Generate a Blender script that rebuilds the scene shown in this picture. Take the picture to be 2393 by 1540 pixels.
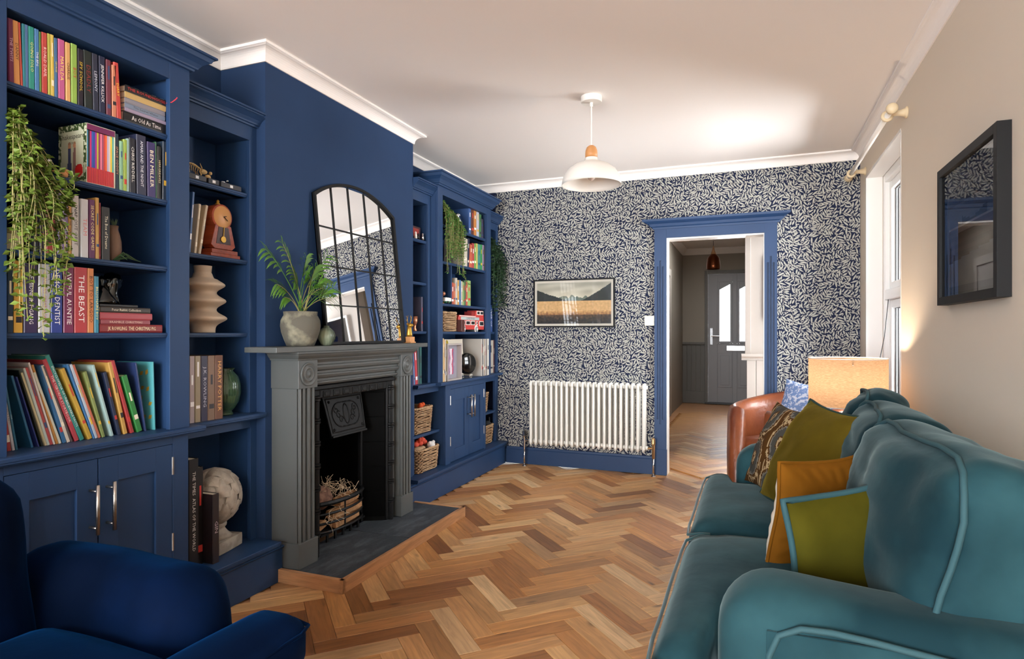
import bpy, math, random
import numpy as np
from mathutils import Vector, Matrix, noise

# ---------------------------------------------------------------- clear
for o in list(bpy.data.objects):
    bpy.data.objects.remove(o, do_unlink=True)
scene = bpy.context.scene
COL = scene.collection
PI = math.pi
R = math.radians

# ---------------------------------------------------------------- camera
cd = bpy.data.cameras.new('camera')
cam = bpy.data.objects.new('camera', cd)
COL.objects.link(cam)
cam.location = (0, 0, 1.2)
cam.rotation_euler = (PI / 2, 0, math.atan(559.5 / 1430))
cd.sensor_width = 36
cd.lens = 36 * 1430 / 2393
cd.shift_y = 8 / 2393
cd.clip_start = 0.05
scene.camera = cam

# ---------------------------------------------------------------- world, light, exposure
W = bpy.data.worlds.new('overcast_sky')
scene.world = W
W.use_nodes = True
bg = W.node_tree.nodes['Background']
bg.inputs[0].default_value = (0.93, 0.965, 1.0, 1)
bg.inputs[1].default_value = 14.0


def portal(name, loc, rot, sx, sy):
    l = bpy.data.lights.new(name, 'AREA')
    l.shape = 'RECTANGLE'
    l.size, l.size_y = sx, sy
    l.cycles.is_portal = True
    o = bpy.data.objects.new(name, l)
    COL.objects.link(o)
    o.location, o.rotation_euler = loc, rot
    o['kind'] = 'helper'
    return o


portal('window_daylight', (1.10, 4.49, 1.47), (0, R(90), 0), 1.70, 1.10)     # window in the right wall
portal('rear_daylight', (-0.85, -3.75, 1.45), (R(90), 0, 0), 2.8, 2.0)          # large window in the wall behind the camera
portal('hall_side_fill', (1.79, 5.65, 1.75), (0, R(90), 0), 0.9, 0.25)          # made-up opening in the unseen hall end, added to light the hall
portal('front_door_daylight', (-.26, 11.1, 1.55), (R(-90), 0, 0), .6, 1.0)
portal('hall_top_fill', (-.55, 8.8, 2.73), (0, 0, 0), .4, .7)               # made-up ceiling opening, added to brighten the hall

scene.view_settings.view_transform = 'Standard'
scene.view_settings.look = 'None'
scene.view_settings.exposure = 1.24
scene.view_settings.gamma = 1.0
scene.view_settings.use_curve_mapping = False
cy = scene.cycles
cy.use_denoising = True
cy.max_bounces = 8
cy.diffuse_bounces = 5
cy.glossy_bounces = 5
cy.transmission_bounces = 6
cy.transparent_max_bounces = 8
cy.caustics_reflective = False
cy.caustics_refractive = False
cy.sample_clamp_indirect = 6.0


# ---------------------------------------------------------------- materials
def lin(h):
    c = [int(h[i:i + 2], 16) / 255 for i in (0, 2, 4)]
    return tuple(x / 12.92 if x <= 0.04045 else ((x + 0.055) / 1.055) ** 2.4 for x in c) + (1,)


MATS = {}


def setp(b, **k):
    for n, v in k.items():
        if n in b.inputs:
            b.inputs[n].default_value = v


def pm(name, col, rough=.5, metal=0, spec=.5, var=None, bump=None, sheen=0, scale3=None, trans=0, coat=0, emit=None, sss=0):
    """principled material; var=(scale, hex2, lo, hi) mixes a second colour by noise; bump=(scale, strength)"""
    if name in MATS:
        return MATS[name]
    m = bpy.data.materials.new(name)
    m.use_nodes = True
    nt = m.node_tree
    b = nt.nodes['Principled BSDF']
    c = lin(col) if isinstance(col, str) else tuple(col) + (1,)
    setp(b, **{'Base Color': c, 'Roughness': rough, 'Metallic': metal, 'Specular IOR Level': spec,
               'Sheen Weight': sheen, 'Sheen Roughness': .4, 'Transmission Weight': trans, 'Coat Weight': coat,
               'Subsurface Weight': sss})
    if emit:
        setp(b, **{'Emission Color': lin(emit[0]), 'Emission Strength': emit[1]})
    tc = None
    if var or bump:
        tc = nt.nodes.new('ShaderNodeTexCoord')
        mp = nt.nodes.new('ShaderNodeMapping')
        nt.links.new(tc.outputs['Object'], mp.inputs[0])
        if scale3:
            mp.inputs['Scale'].default_value = scale3
    if var:
        n = nt.nodes.new('ShaderNodeTexNoise')
        n.inputs['Scale'].default_value = var[0]
        n.inputs['Detail'].default_value = 5
        nt.links.new(mp.outputs[0], n.inputs['Vector'])
        r = nt.nodes.new('ShaderNodeMapRange')
        r.inputs[1].default_value, r.inputs[2].default_value = var[2], var[3]
        nt.links.new(n.outputs['Fac'], r.inputs[0])
        mx = nt.nodes.new('ShaderNodeMix')
        mx.data_type = 'RGBA'
        nt.links.new(r.outputs[0], mx.inputs[0])
        mx.inputs[6].default_value = c
        mx.inputs[7].default_value = lin(var[1])
        nt.links.new(mx.outputs[2], b.inputs['Base Color'])
    if bump:
        n = nt.nodes.new('ShaderNodeTexNoise')
        n.inputs['Scale'].default_value = bump[0]
        n.inputs['Detail'].default_value = 4
        nt.links.new(mp.outputs[0], n.inputs['Vector'])
        bp = nt.nodes.new('ShaderNodeBump')
        bp.inputs['Strength'].default_value = bump[1]
        bp.inputs['Distance'].default_value = .01
        nt.links.new(n.outputs['Fac'], bp.inputs['Height'])
        nt.links.new(bp.outputs[0], b.inputs['Normal'])
    MATS[name] = m
    return m


def flat(hexcol, rough=.45):
    return pm('paint_' + hexcol, hexcol, rough)


def attr_mat(name, rough=.5, spec=.5, coat=0):
    """colour comes from the mesh's own colour attribute (flat prints)"""
    if name in MATS:
        return MATS[name]
    m = bpy.data.materials.new(name)
    m.use_nodes = True
    nt = m.node_tree
    b = nt.nodes['Principled BSDF']
    a = nt.nodes.new('ShaderNodeAttribute')
    a.attribute_name = 'print'
    nt.links.new(a.outputs['Color'], b.inputs['Base Color'])
    setp(b, **{'Roughness': rough, 'Specular IOR Level': spec, 'Coat Weight': coat, 'Coat Roughness': .03})
    MATS[name] = m
    return m


def wood_mat(name, cols, rough=.42, grain=(3, 34), knots=True):
    """plank wood: colour per object, grain stretched along local X"""
    m = bpy.data.materials.new(name)
    m.use_nodes = True
    nt = m.node_tree
    L = nt.links.new
    b = nt.nodes['Principled BSDF']
    oi = nt.nodes.new('ShaderNodeObjectInfo')
    tc = nt.nodes.new('ShaderNodeTexCoord')
    off = nt.nodes.new('ShaderNodeVectorMath'); off.operation = 'SCALE'
    cx = nt.nodes.new('ShaderNodeCombineXYZ')
    for i in range(3):
        L(oi.outputs['Random'], cx.inputs[i])
    off.inputs['Scale'].default_value = 37.0
    L(cx.outputs[0], off.inputs[0])
    add = nt.nodes.new('ShaderNodeVectorMath')
    L(tc.outputs['Object'], add.inputs[0]); L(off.outputs[0], add.inputs[1])
    mp = nt.nodes.new('ShaderNodeMapping')
    mp.inputs['Scale'].default_value = (grain[0], grain[1], grain[1])
    L(add.outputs[0], mp.inputs[0])
    n = nt.nodes.new('ShaderNodeTexNoise')
    n.inputs['Scale'].default_value = 1.6; n.inputs['Detail'].default_value = 7; n.inputs['Distortion'].default_value = .9
    L(mp.outputs[0], n.inputs['Vector'])
    ramp = nt.nodes.new('ShaderNodeValToRGB')
    ramp.color_ramp.interpolation = 'LINEAR'
    els = ramp.color_ramp.elements
    els[0].position = 0; els[1].position = 1
    els[0].color = lin(cols[0]); els[1].color = lin(cols[-1])
    for i, c in enumerate(cols[1:-1]):
        e = els.new((i + 1) / (len(cols) - 1)); e.color = lin(c)
    L(oi.outputs['Random'], ramp.inputs[0])
    gr = nt.nodes.new('ShaderNodeMapRange')
    gr.inputs[1].default_value, gr.inputs[2].default_value = .25, .75
    gr.inputs[3].default_value, gr.inputs[4].default_value = .62, 1.22
    L(n.outputs['Fac'], gr.inputs[0])
    mul = nt.nodes.new('ShaderNodeVectorMath'); mul.operation = 'SCALE'
    L(ramp.outputs[0], mul.inputs[0]); L(gr.outputs[0], mul.inputs['Scale'])
    last = mul.outputs[0]
    if knots:
        mp2 = nt.nodes.new('ShaderNodeMapping'); mp2.inputs['Scale'].default_value = (3.2, 9, 9)
        L(add.outputs[0], mp2.inputs[0])
        v = nt.nodes.new('ShaderNodeTexVoronoi'); v.inputs['Scale'].default_value = 1.0
        L(mp2.outputs[0], v.inputs['Vector'])
        kr = nt.nodes.new('ShaderNodeMapRange')
        kr.inputs[1].default_value, kr.inputs[2].default_value = .03, .13
        kr.inputs[3].default_value, kr.inputs[4].default_value = .38, 1.0
        L(v.outputs['Distance'], kr.inputs[0])
        mul2 = nt.nodes.new('ShaderNodeVectorMath'); mul2.operation = 'SCALE'
        L(last, mul2.inputs[0]); L(kr.outputs[0], mul2.inputs['Scale'])
        last = mul2.outputs[0]
    L(last, b.inputs['Base Color'])
    setp(b, **{'Roughness': rough})
    bp = nt.nodes.new('ShaderNodeBump'); bp.inputs['Strength'].default_value = .12; bp.inputs['Distance'].default_value = .004
    L(n.outputs['Fac'], bp.inputs['Height']); L(bp.outputs[0], b.inputs['Normal'])
    MATS[name] = m
    return m


def velvet(name, c1, c2, sheen, tint, scale=5.0):
    """pile cloth: dark face on, bright at grazing angles"""
    m = pm(name, c1, .8, spec=.05, var=(scale, c2, .38, .66), bump=(9, .2), sheen=sheen)
    b = m.node_tree.nodes['Principled BSDF']
    setp(b, **{'Sheen Tint': lin(tint), 'Sheen Roughness': .35})
    return m


# ---------------------------------------------------------------- mesh builder
class MB:
    def __init__(s):
        s.v, s.f, s.c = [], [], None

    def box(s, x0, x1, y0, y1, z0, z1):
        b = len(s.v)
        x0, x1 = min(x0, x1), max(x0, x1); y0, y1 = min(y0, y1), max(y0, y1); z0, z1 = min(z0, z1), max(z0, z1)
        s.v += [(x0, y0, z0), (x1, y0, z0), (x1, y1, z0), (x0, y1, z0), (x0, y0, z1), (x1, y0, z1), (x1, y1, z1), (x0, y1, z1)]
        s.f += [tuple(b + i for i in q) for q in ((0, 3, 2, 1), (4, 5, 6, 7), (0, 1, 5, 4), (1, 2, 6, 5), (2, 3, 7, 6), (3, 0, 4, 7))]
        return s

    def prism(s, poly, axis, a0, a1):
        """extrude 2D polygon along axis; poly coords are the two other axes in order (x,y,z minus axis)"""
        def P(p, a):
            q = list(p); q.insert('xyz'.index(axis), a); return tuple(q)
        n = len(poly); b = len(s.v)
        s.v += [P(p, a0) for p in poly] + [P(p, a1) for p in poly]
        s.f += [tuple(b + i for i in range(n))[::-1], tuple(b + n + i for i in range(n))]
        for i in range(n):
            j = (i + 1) % n
            s.f.append((b + i, b + j, b + n + j, b + n + i))
        return s

    def sweep(s, prof, path, closed=False):
        """prof: (offset to the left of the path, z); path: xy polyline, mitred"""
        n = len(path); m = len(prof); b = len(s.v)
        for i, p in enumerate(path):
            p = Vector(p)
            d0 = (p - Vector(path[i - 1])).normalized() if i > 0 or closed else None
            d1 = (Vector(path[(i + 1) % n]) - p).normalized() if i < n - 1 or closed else None
            d0 = d0 or d1; d1 = d1 or d0
            n0, n1 = Vector((-d0.y, d0.x)), Vector((-d1.y, d1.x))
            k = (n0 + n1) / (1 + n0.dot(n1))
            for o, z in prof:
                q = p + k * o
                s.v.append((q.x, q.y, z))
        for i in range(n if closed else n - 1):
            i2 = (i + 1) % n
            for j in range(m):
                j2 = (j + 1) % m
                s.f.append((b + i * m + j, b + i2 * m + j, b + i2 * m + j2, b + i * m + j2))
        if not closed:
            s.f += [tuple(b + j for j in range(m)), tuple(b + (n - 1) * m + j for j in range(m))[::-1]]
        return s

    def tube(s, pts, r, n=8, closed=False, caps=True):
        pts = [Vector(p) for p in pts]; N = len(pts); b = len(s.v)
        rr = r if isinstance(r, (list, tuple)) else [r] * N
        up = None
        for i, p in enumerate(pts):
            if closed:
                t = (pts[(i + 1) % N] - pts[i - 1]).normalized()
            else:
                t = (pts[min(i + 1, N - 1)] - pts[max(i - 1, 0)]).normalized()
            if up is None:
                up = Vector((0, 0, 1)) if abs(t.z) < .9 else Vector((1, 0, 0))
            a = t.cross(up).normalized(); up = a.cross(t).normalized()
            for k in range(n):
                w = 2 * PI * k / n
                s.v.append(tuple(p + (a * math.cos(w) + up * math.sin(w)) * rr[i]))
        for i in range(N if closed else N - 1):
            i2 = (i + 1) % N
            for k in range(n):
                k2 = (k + 1) % n
                s.f.append((b + i * n + k, b + i * n + k2, b + i2 * n + k2, b + i2 * n + k))
        if caps and not closed:
            s.f += [tuple(b + k for k in range(n))[::-1], tuple(b + (N - 1) * n + k for k in range(n))]
        return s

    def lathe(s, prof, n=24, c=(0, 0, 0), flute=0, nf=0, axis='z', caps=True):
        """prof: (radius, height)"""
        b = len(s.v); m = len(prof)
        for r, z in prof:
            for k in range(n):
                w = 2 * PI * k / n
                q = r * (1 + flute * math.cos(nf * w)) if nf else r
                p = (q * math.cos(w), q * math.sin(w), z)
                if axis == 'x': p = (p[2], p[0], p[1])
                if axis == 'y': p = (p[1], p[2], p[0])
                s.v.append((p[0] + c[0], p[1] + c[1], p[2] + c[2]))
        for i in range(m - 1):
            for k in range(n):
                k2 = (k + 1) % n
                s.f.append((b + i * n + k, b + i * n + k2, b + (i + 1) * n + k2, b + (i + 1) * n + k))
        if caps:
            if prof[0][0] > 1e-6: s.f.append(tuple(b + k for k in range(n))[::-1])
            if prof[-1][0] > 1e-6: s.f.append(tuple(b + (m - 1) * n + k for k in range(n)))
        return s

    def ball(s, c, r, n=10, sq=(1, 1, 1)):
        prof = [(max(1e-4, r * math.sin(PI * i / n)), -r * math.cos(PI * i / n)) for i in range(n + 1)]
        b = len(s.v)
        s.lathe(prof, n + 4, (0, 0, 0), caps=False)
        for i in range(b, len(s.v)):
            v = s.v[i]
            s.v[i] = (v[0] * sq[0] + c[0], v[1] * sq[1] + c[1], v[2] * sq[2] + c[2])
        return s

    def soft(s, size, c=(0, 0, 0), r=.05, n=10, puff=(0, 0, 0), wr=0, wf=4, seed=0, rot=None):
        """rounded, puffed box (cushions)"""
        h = [x / 2 for x in size]; idx = {}; b = len(s.v); off = Vector((seed * 7.3, seed * 3.1, seed * 1.7))

        def vid(p):
            key = tuple(round(x, 5) for x in p)
            if key in idx: return idx[key]
            pos = Vector([p[i] * h[i] for i in range(3)])
            inn = Vector([max(-(h[i] - r), min(h[i] - r, pos[i])) for i in range(3)])
            d = pos - inn
            nn = d.normalized() if d.length > 1e-9 else Vector((0, 0, 0))
            pos = inn + nn * r if d.length > 1e-9 else pos
            for k in range(3):
                a, e = [j for j in range(3) if j != k]
                if abs(p[k]) > .999:
                    pos[k] += p[k] * puff[k] * (1 - p[a] ** 2) * (1 - p[e] ** 2)
            if wr:
                q = pos * wf + off
                pos += Vector((noise.noise(q), noise.noise(q + Vector((5, 0, 0))), noise.noise(q + Vector((0, 9, 0))))) * wr
            if rot is not None:
                pos = rot @ pos
            idx[key] = len(s.v)
            s.v.append((pos.x + c[0], pos.y + c[1], pos.z + c[2]))
            return idx[key]
        g = [-1 + 2 * i / n for i in range(n + 1)]
        for k in range(3):
            for sg in (-1, 1):
                for i in range(n):
                    for j in range(n):
                        q = []
                        for (u, v) in ((g[i], g[j]), (g[i + 1], g[j]), (g[i + 1], g[j + 1]), (g[i], g[j + 1])):
                            p = [u, v]; p.insert(k, sg); q.append(vid(p))
                        flip = (sg > 0) == (k == 1)
                        s.f.append(tuple(q[::-1] if flip else q))
        return s

    @staticmethod
    def crumple_pt(v, amp, freq, seed):
        q = Vector((v[0] * freq * .6, v[1] * freq * .5, v[2] * freq)) + Vector((seed * 3.7, seed, 0))
        k = abs(noise.noise(q))
        return Vector((v[0] - amp * (.5 - k) * 1.2, v[1] + amp * noise.noise(q * .45), v[2] - amp * (.4 - k) * .6))

    def crumple(s, amp, freq, seed=0):
        """ridged folds pressed into a soft surface"""
        for i, v in enumerate(s.v):
            p = Vector(v)
            q = Vector((p.x * freq * .6, p.y * freq * .5, p.z * freq)) + Vector((seed * 3.7, seed, 0))
            k = abs(noise.noise(q))
            d = noise.noise(q * .45)
            s.v[i] = (v[0] - amp * (.5 - k) * 1.2, v[1] + amp * d, v[2] - amp * (.4 - k) * .6)
        return s

    def xf(s, M, start=0):
        for i in range(start, len(s.v)):
            s.v[i] = tuple(M @ Vector(s.v[i]))
        return s

    def build(s, name, mat, parent=None, smooth=False, bevel=0, centre=True, colors=None):
        me = bpy.data.meshes.new(name)
        v = np.array(s.v, dtype=float)
        c = np.zeros(3)
        if centre and len(v):
            lo, hi = v.min(0), v.max(0)
            c = np.array([(lo[0] + hi[0]) / 2, (lo[1] + hi[1]) / 2, lo[2]])
        me.from_pydata((v - c).tolist(), [], s.f)
        me.materials.append(M[mat] if isinstance(mat, str) else mat)
        if smooth:
            me.polygons.foreach_set('use_smooth', [True] * len(me.polygons))
        if colors is not None:
            ca = me.color_attributes.new('print', 'FLOAT_COLOR', 'CORNER')
            arr = np.repeat(np.array(colors, dtype=float), [len(f) for f in s.f], axis=0)
            ca.data.foreach_set('color', np.hstack([arr, np.ones((len(arr), 1))]).ravel())
        o = bpy.data.objects.new(name, me)
        COL.objects.link(o)
        o.location = c
        if bevel:
            bv = o.modifiers.new('edge', 'BEVEL'); bv.width = bevel; bv.segments = 2; bv.limit_method = 'ANGLE'
        if smooth == 'auto':
            pass
        if parent is not None:
            adopt(o, parent)
        return o


def adopt(o, parent):
    bpy.context.view_layer.update() if False else None
    o.parent = parent
    o.matrix_parent_inverse = world_of(parent).inverted()


def world_of(o):
    m = o.matrix_basis.copy()
    if o.parent is not None:
        m = world_of(o.parent) @ o.matrix_parent_inverse @ m
    return m


def tag(o, label, cat, group=None, kind=None):
    o['label'] = label
    o['category'] = cat
    if group: o['group'] = group
    if kind: o['kind'] = kind
    return o


def thing(name, label, cat, loc=(0, 0, 0), rotz=0, group=None):
    o = bpy.data.objects.new(name, None)
    o.empty_display_size = .05
    COL.objects.link(o)
    o.location = loc
    o.rotation_euler = (0, 0, rotz)
    return tag(o, label, cat, group)


def struct(o, label=None):
    o['kind'] = 'structure'
    if label: o['label'] = label
    return o


def box(name, mat, parent, x0, x1, y0, y1, z0, z1, bevel=0):
    return MB().box(x0, x1, y0, y1, z0, z1).build(name, mat, parent, bevel=bevel)


def letter_mesh(body, size, mat, name, res=2, extrude=0.0):
    """lettering as a flat mesh, centred on its origin in local XY"""
    c = bpy.data.curves.new(name, 'FONT')
    c.body = body
    c.size = size
    c.align_x = 'CENTER'
    c.align_y = 'CENTER'
    c.resolution_u = res
    c.extrude = extrude
    t = bpy.data.objects.new(name, c)
    me = bpy.data.meshes.new_from_object(t)
    bpy.data.objects.remove(t)
    bpy.data.curves.remove(c)
    me.name = name
    me.materials.clear()
    me.materials.append(mat)
    o = bpy.data.objects.new(name, me)
    COL.objects.link(o)
    return o


def text(body, parent, loc, rot, size, mat, name='lettering', sx=1.0):
    o = letter_mesh(body, size, mat, name, 2)
    o.location = loc
    o.rotation_euler = rot
    o.scale = (sx, 1, 1)
    adopt(o, parent)
    return o


def print_panel(name, mat, parent, w, h, nx, ny, fn):
    """flat printed sheet in the local XZ plane (facing -Y), colour per cell from fn(u,v)->rgb 0..1 sRGB"""
    mb = MB(); cols = []
    for j in range(ny + 1):
        for i in range(nx + 1):
            mb.v.append((w * (i / nx - .5), 0, h * j / ny))
    for j in range(ny):
        for i in range(nx):
            a = j * (nx + 1) + i
            mb.f.append((a, a + 1, a + nx + 2, a + nx + 1))
            c = fn((i + .5) / nx, (j + .5) / ny)
            cols.append([x / 12.92 if x <= .04045 else ((x + .055) / 1.055) ** 2.4 for x in c])
    o = mb.build(name, mat, None, centre=False, colors=cols)
    return o


ORD = ['first', 'second', 'third', 'fourth', 'fifth', 'sixth', 'seventh', 'eighth', 'ninth', 'tenth', 'eleventh', 'twelfth', 'thirteenth',
       'fourteenth', 'fifteenth', 'sixteenth', 'seventeenth', 'eighteenth', 'nineteenth', 'twentieth', 'twenty-first', 'twenty-second',
       'twenty-third', 'twenty-fourth', 'twenty-fifth', 'twenty-sixth', 'twenty-seventh', 'twenty-eighth', 'twenty-ninth', 'thirtieth',
       'thirty-first', 'thirty-second']

M = MATS
# paints and finishes
pm('blue', '223d62', .5, spec=.35, var=(3.0, '20395c', .3, .7))
pm('blue_wall', '263d5f', .75, spec=.2, var=(2.5, '233858', .3, .7))
pm('wallpaper_ground', '151d38', .7, spec=.2)
pm('wallpaper_leaf', 'aaa9a0', .7, spec=.2)
pm('ceiling_white', 'f0eae5', .85, spec=.1)
pm('white', 'e8e3db', .5)
pm('white_gloss', 'f0ede8', .25)
pm('upvc', 'f2f2f0', .25)
pm('beige_wall', 'd8ccbb', .85, spec=.1)
pm('hall_wall', '958c80', .85, spec=.1)
pm('hall_white', 'b0a79e', .8, spec=.1)
pm('hall_dado', '66635d', .6)
pm('hall_dado_light', 'b5aca3', .6)
pm('grey_paint', '515453', .45, var=(2, '4c4f4e', .3, .7))
pm('cast_iron', '09090a', .5, spec=.25, bump=(60, .15))
pm('iron_black', '050505', .7, spec=.1)
pm('tile_black', '020202', .5, spec=.04)
pm('soot', '040404', .95, spec=.05)
pm('steel', 'b9b4ae', .3, metal=1)
pm('chrome', 'c8c8c8', .12, metal=1)
pm('black_frame', '0d0d0e', .55, spec=.25)
pm('black_plastic', '101012', .4)
pm('mirror', (0.93, .94, .95), .0, metal=1)
pm('slate', '343a40', .55, var=(7, '596066', .5, .8), bump=(18, .3), scale3=(3, 1, 1))
pm('pages', 'd9cfb8', .8)
pm('radiator_white', 'dcd9d0', .3)
pm('brass', 'b8956a', .35, metal=1)
pm('copper', '6a3a24', .3, metal=1)
pm('cream_wood', 'd8c4a0', .5)
pm('beech', 'd39a62', .5, var=(8, 'c08550', .3, .7), scale3=(1, 1, .2))
pm('wicker', 'b99a76', .7, var=(30, '8a6a4a', .4, .7))
pm('wicker_dark', '6a4a30', .7)
pm('dark_pot', '2a2c2a', .6)
pm('leaf_bright', '6f9a2e', .5, var=(9, '86ad45', .35, .65))
pm('leaf_olive', '6a8230', .55, var=(14, '546a24', .35, .65))
pm('leaf_palm', '3d6c1f', .45, var=(7, '5f8c2e', .35, .65))
pm('leaf_dark', '1f3320', .5, var=(9, '2c4a2a', .35, .65))
pm('leaf_hang', '5f8a3c', .55, var=(14, '48702e', .35, .65))
pm('stem', '8a8450', .7)
pm('stone', 'a89f92', .9, var=(14, '8f867a', .45, .6), bump=(40, .5))
pm('concrete_pot', '57544a', .9, var=(14, '87836f', .5, .68), bump=(30, .4))
pm('ceramic_beige', 'b9a893', .75, bump=(120, .08))
pm('green_glass', (.12, .25, .13), .08, spec=.6, trans=.75)
pm('clear_glass', (1, 1, 1), .0, trans=1)
pm('olive_glaze', '4a5648', .35, var=(6, '8a957e', .45, .6), scale3=(1, 1, .3))
pm('teal_velvet_base', '2f6266', .8)
velvet('teal', '162f36', '29494f', .38, '98aaaa', 3.0)
velvet('navy_velvet', '00081c', '011230', .35, '08549a', 3.0)
velvet('olive_velvet', '4c3f0e', '5a4c14', .25, 'b8a040', 5)
velvet('olive_green', '37340a', '46420f', .25, 'a09a3a', 5)
velvet('mustard', '67400d', '764a12', .25, 'c89040', 5)
pm('teal_piping', '22474e', .8)
pm('teal_dark_piping', '1d4448', .8, sheen=.3)
pm('bottle_green', '12302a', .8)
pm('leather', '8a4a28', .38, var=(4, '5f2a14', .4, .68), bump=(45, .25), coat=.1)
pm('leather_dark', '5a2412', .4, var=(4, '451a0c', .4, .68))
pm('gold', 'a9802f', .35, metal=.6)
pm('silver', 'c4c6c8', .22, metal=1)
pm('gunmetal', '3a3c3c', .15, metal=1)
pm('black_gloss', '0c0c0d', .12)
wood_mat('oak', ['7a4e2a', 'a06c3e', 'c08a52', 'a87446', 'cfa26c', '86582f', 'e0bc8c', 'b5814c', 'd4aa76', '94643a'])
wood_mat('oak_edge', ['b4835a', 'bf8f66'], knots=False)
wood_mat('clock_wood', ['9a4426', '8a3a20'], knots=False)
wood_mat('firewood', ['a87a52', 'b88a5e'], knots=False, rough=.8)
# ================================================================ THE SETTING
XL, XR, YB, ZC = -2.48, 0.77, 5.29, 2.585
XCH, YC0, YC1 = -2.196, 2.328, 3.72            # chimney breast
YF = -3.6                                      # wall behind the camera

# ---- floor: slab with herringbone oak blocks
flo = struct(box('floor', 'oak_edge', None, XL, 1.05, YF, YB + .13, -.08, -.012), 'oak herringbone parquet floor')


def plank_mesh():
    mb = MB()
    L2, W2, e = .2 - .0006, .045 - .0006, .0012
    mb.v = [(-L2, -W2, -.012), (L2, -W2, -.012), (L2, W2, -.012), (-L2, W2, -.012),
            (-L2, -W2, -e), (L2, -W2, -e), (L2, W2, -e), (-L2, W2, -e),
            (-L2 + e, -W2 + e, 0), (L2 - e, -W2 + e, 0), (L2 - e, W2 - e, 0), (-L2 + e, W2 - e, 0)]
    mb.f = [(0, 1, 5, 4), (1, 2, 6, 5), (2, 3, 7, 6), (3, 0, 4, 7), (4, 5, 9, 8), (5, 6, 10, 9), (6, 7, 11, 10), (7, 4, 8, 11), (8, 9, 10, 11)]
    return mb


PM = plank_mesh()
me_plank = bpy.data.meshes.new('plank')
me_plank.from_pydata(PM.v, [], PM.f)
me_plank.materials.append(M['oak'])
PL, PW = .40, .09
DA, DB = Vector((1, 1, 0)) / math.sqrt(2), Vector((-1, 1, 0)) / math.sqrt(2)
O0 = Vector((-.951, 2.4975, 0))


def herring(x0, x1, y0, y1):
    out = []
    for t in range(-9, 10):
        for k in range(-60, 90):
            for kind in (0, 1):
                if kind == 0:
                    a, b, ang = k * PW + PL / 2, k * PW + PW / 2, PI / 4
                else:
                    a, b, ang = k * PW + PL + PW / 2, (k + 1) * PW - PL / 2, 3 * PI / 4
                p = O0 + DA * (a + t * PL) + DB * (b - t * PL)
                if x0 <= p.x <= x1 and y0 <= p.y <= y1:
                    out.append((p.x, p.y, ang))
    return out


def plank_objects(spots, parent):
    for x, y, ang in spots:
        o = bpy.data.objects.new('plank', me_plank)
        COL.objects.link(o)
        o.location = (x, y, 0)
        o.rotation_euler = (0, 0, ang)
        adopt(o, parent)


def plank_joined(spots, parent):
    mb = MB()
    for x, y, ang in spots:
        b = len(mb.v)
        Mx = Matrix.Translation((x, y, 0)) @ Matrix.Rotation(ang, 4, 'Z')
        mb.v += [tuple(Mx @ Vector(v)) for v in PM.v]
        mb.f += [tuple(b + i for i in f) for f in PM.f]
    if mb.v:
        o = mb.build('plank_field', 'oak', parent)
        o['kind'] = 'stuff'


seen, rest = [], []
for s_ in herring(XL + .25, XR + .1, YF, YB + .05):
    x, y, _ = s_
    hearth = x < -1.9 and 2.42 < y < 3.5
    (rest if (x > -.02 and y < 4.4) or y < 1.15 or hearth or x < -2.27 else seen).append(s_)
plank_objects(seen, flo)
plank_joined(rest, flo)

# ---- ceiling and cornice
struct(box('ceiling', 'ceiling_white', None, XL - .1, 1.05, YF - .1, YB + .13, ZC, ZC + .1), 'smooth white ceiling')
cove = [(0, 2.515), (.007, 2.515), (.009, 2.522)]
cove += [(.009 + .047 * (1 - math.cos(a)), 2.522 + .047 * math.sin(a)) for a in [PI / 2 * i / 7 for i in range(1, 8)]]
cove += [(.060, 2.571), (.068, 2.573), (.070, 2.579), (.068, ZC), (0, ZC)]
room_path = [(XR, YF), (XR, YB), (XL, YB), (XL, YC1), (XCH, YC1), (XCH, YC0), (XL, YC0), (XL, YF)]
struct(MB().sweep(cove, room_path).build('trim_1', 'ceiling_white'), 'white coved plaster cornice')

# ---- walls
wl = struct(MB().box(XL - .1, XL, YF - .1, YB + .13, -.08, ZC).build('wall_left', 'blue_wall'), 'dark blue painted wall behind the bookcases')
cb = MB()
cb.box(XL, XCH, YC0, 2.56, 0, ZC).box(XL, XCH, 3.235, YC1, 0, ZC).box(XL, XCH, 2.56, 3.235, .89, ZC)
struct(cb.build('wall_chimney', 'blue_wall'), 'dark blue chimney breast')

DX0, DX1, DZ = -.667, .096, 2.0
wb = MB().box(XL, DX0 - .03, YB, YB + .13, 0, ZC).box(DX1 + .03, XR + .28, YB, YB + .13, 0, ZC).box(DX0 - .03, DX1 + .03, YB, YB + .13, DZ + .03, ZC)
wall_back = struct(wb.build('wall_back', 'wallpaper_ground'), 'navy wallpapered wall with the doorway')

WY0, WY1, WZ0, WZ1 = 3.94, 5.04, .62, 2.32      # window opening
wr = MB().box(XR, XR + .28, YF - .1, WY0, 0, ZC).box(XR, XR + .28, WY1, YB + .0, 0, ZC).box(XR, XR + .28, WY0, WY1, 0, WZ0).box(XR, XR + .28, WY0, WY1, WZ1, ZC)
struct(wr.build('wall_right', 'beige_wall'), 'warm beige plaster wall with the window')
wf = MB().box(XL, -2.25, YF - .1, YF, 0, ZC).box(.55, XR, YF - .1, YF, 0, ZC).box(-2.25, .55, YF - .1, YF, 0, .45).box(-2.25, .55, YF - .1, YF, 2.45, ZC)
struct(wf.build('wall_front', 'beige_wall'), 'beige wall with the large window behind the viewer')

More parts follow.
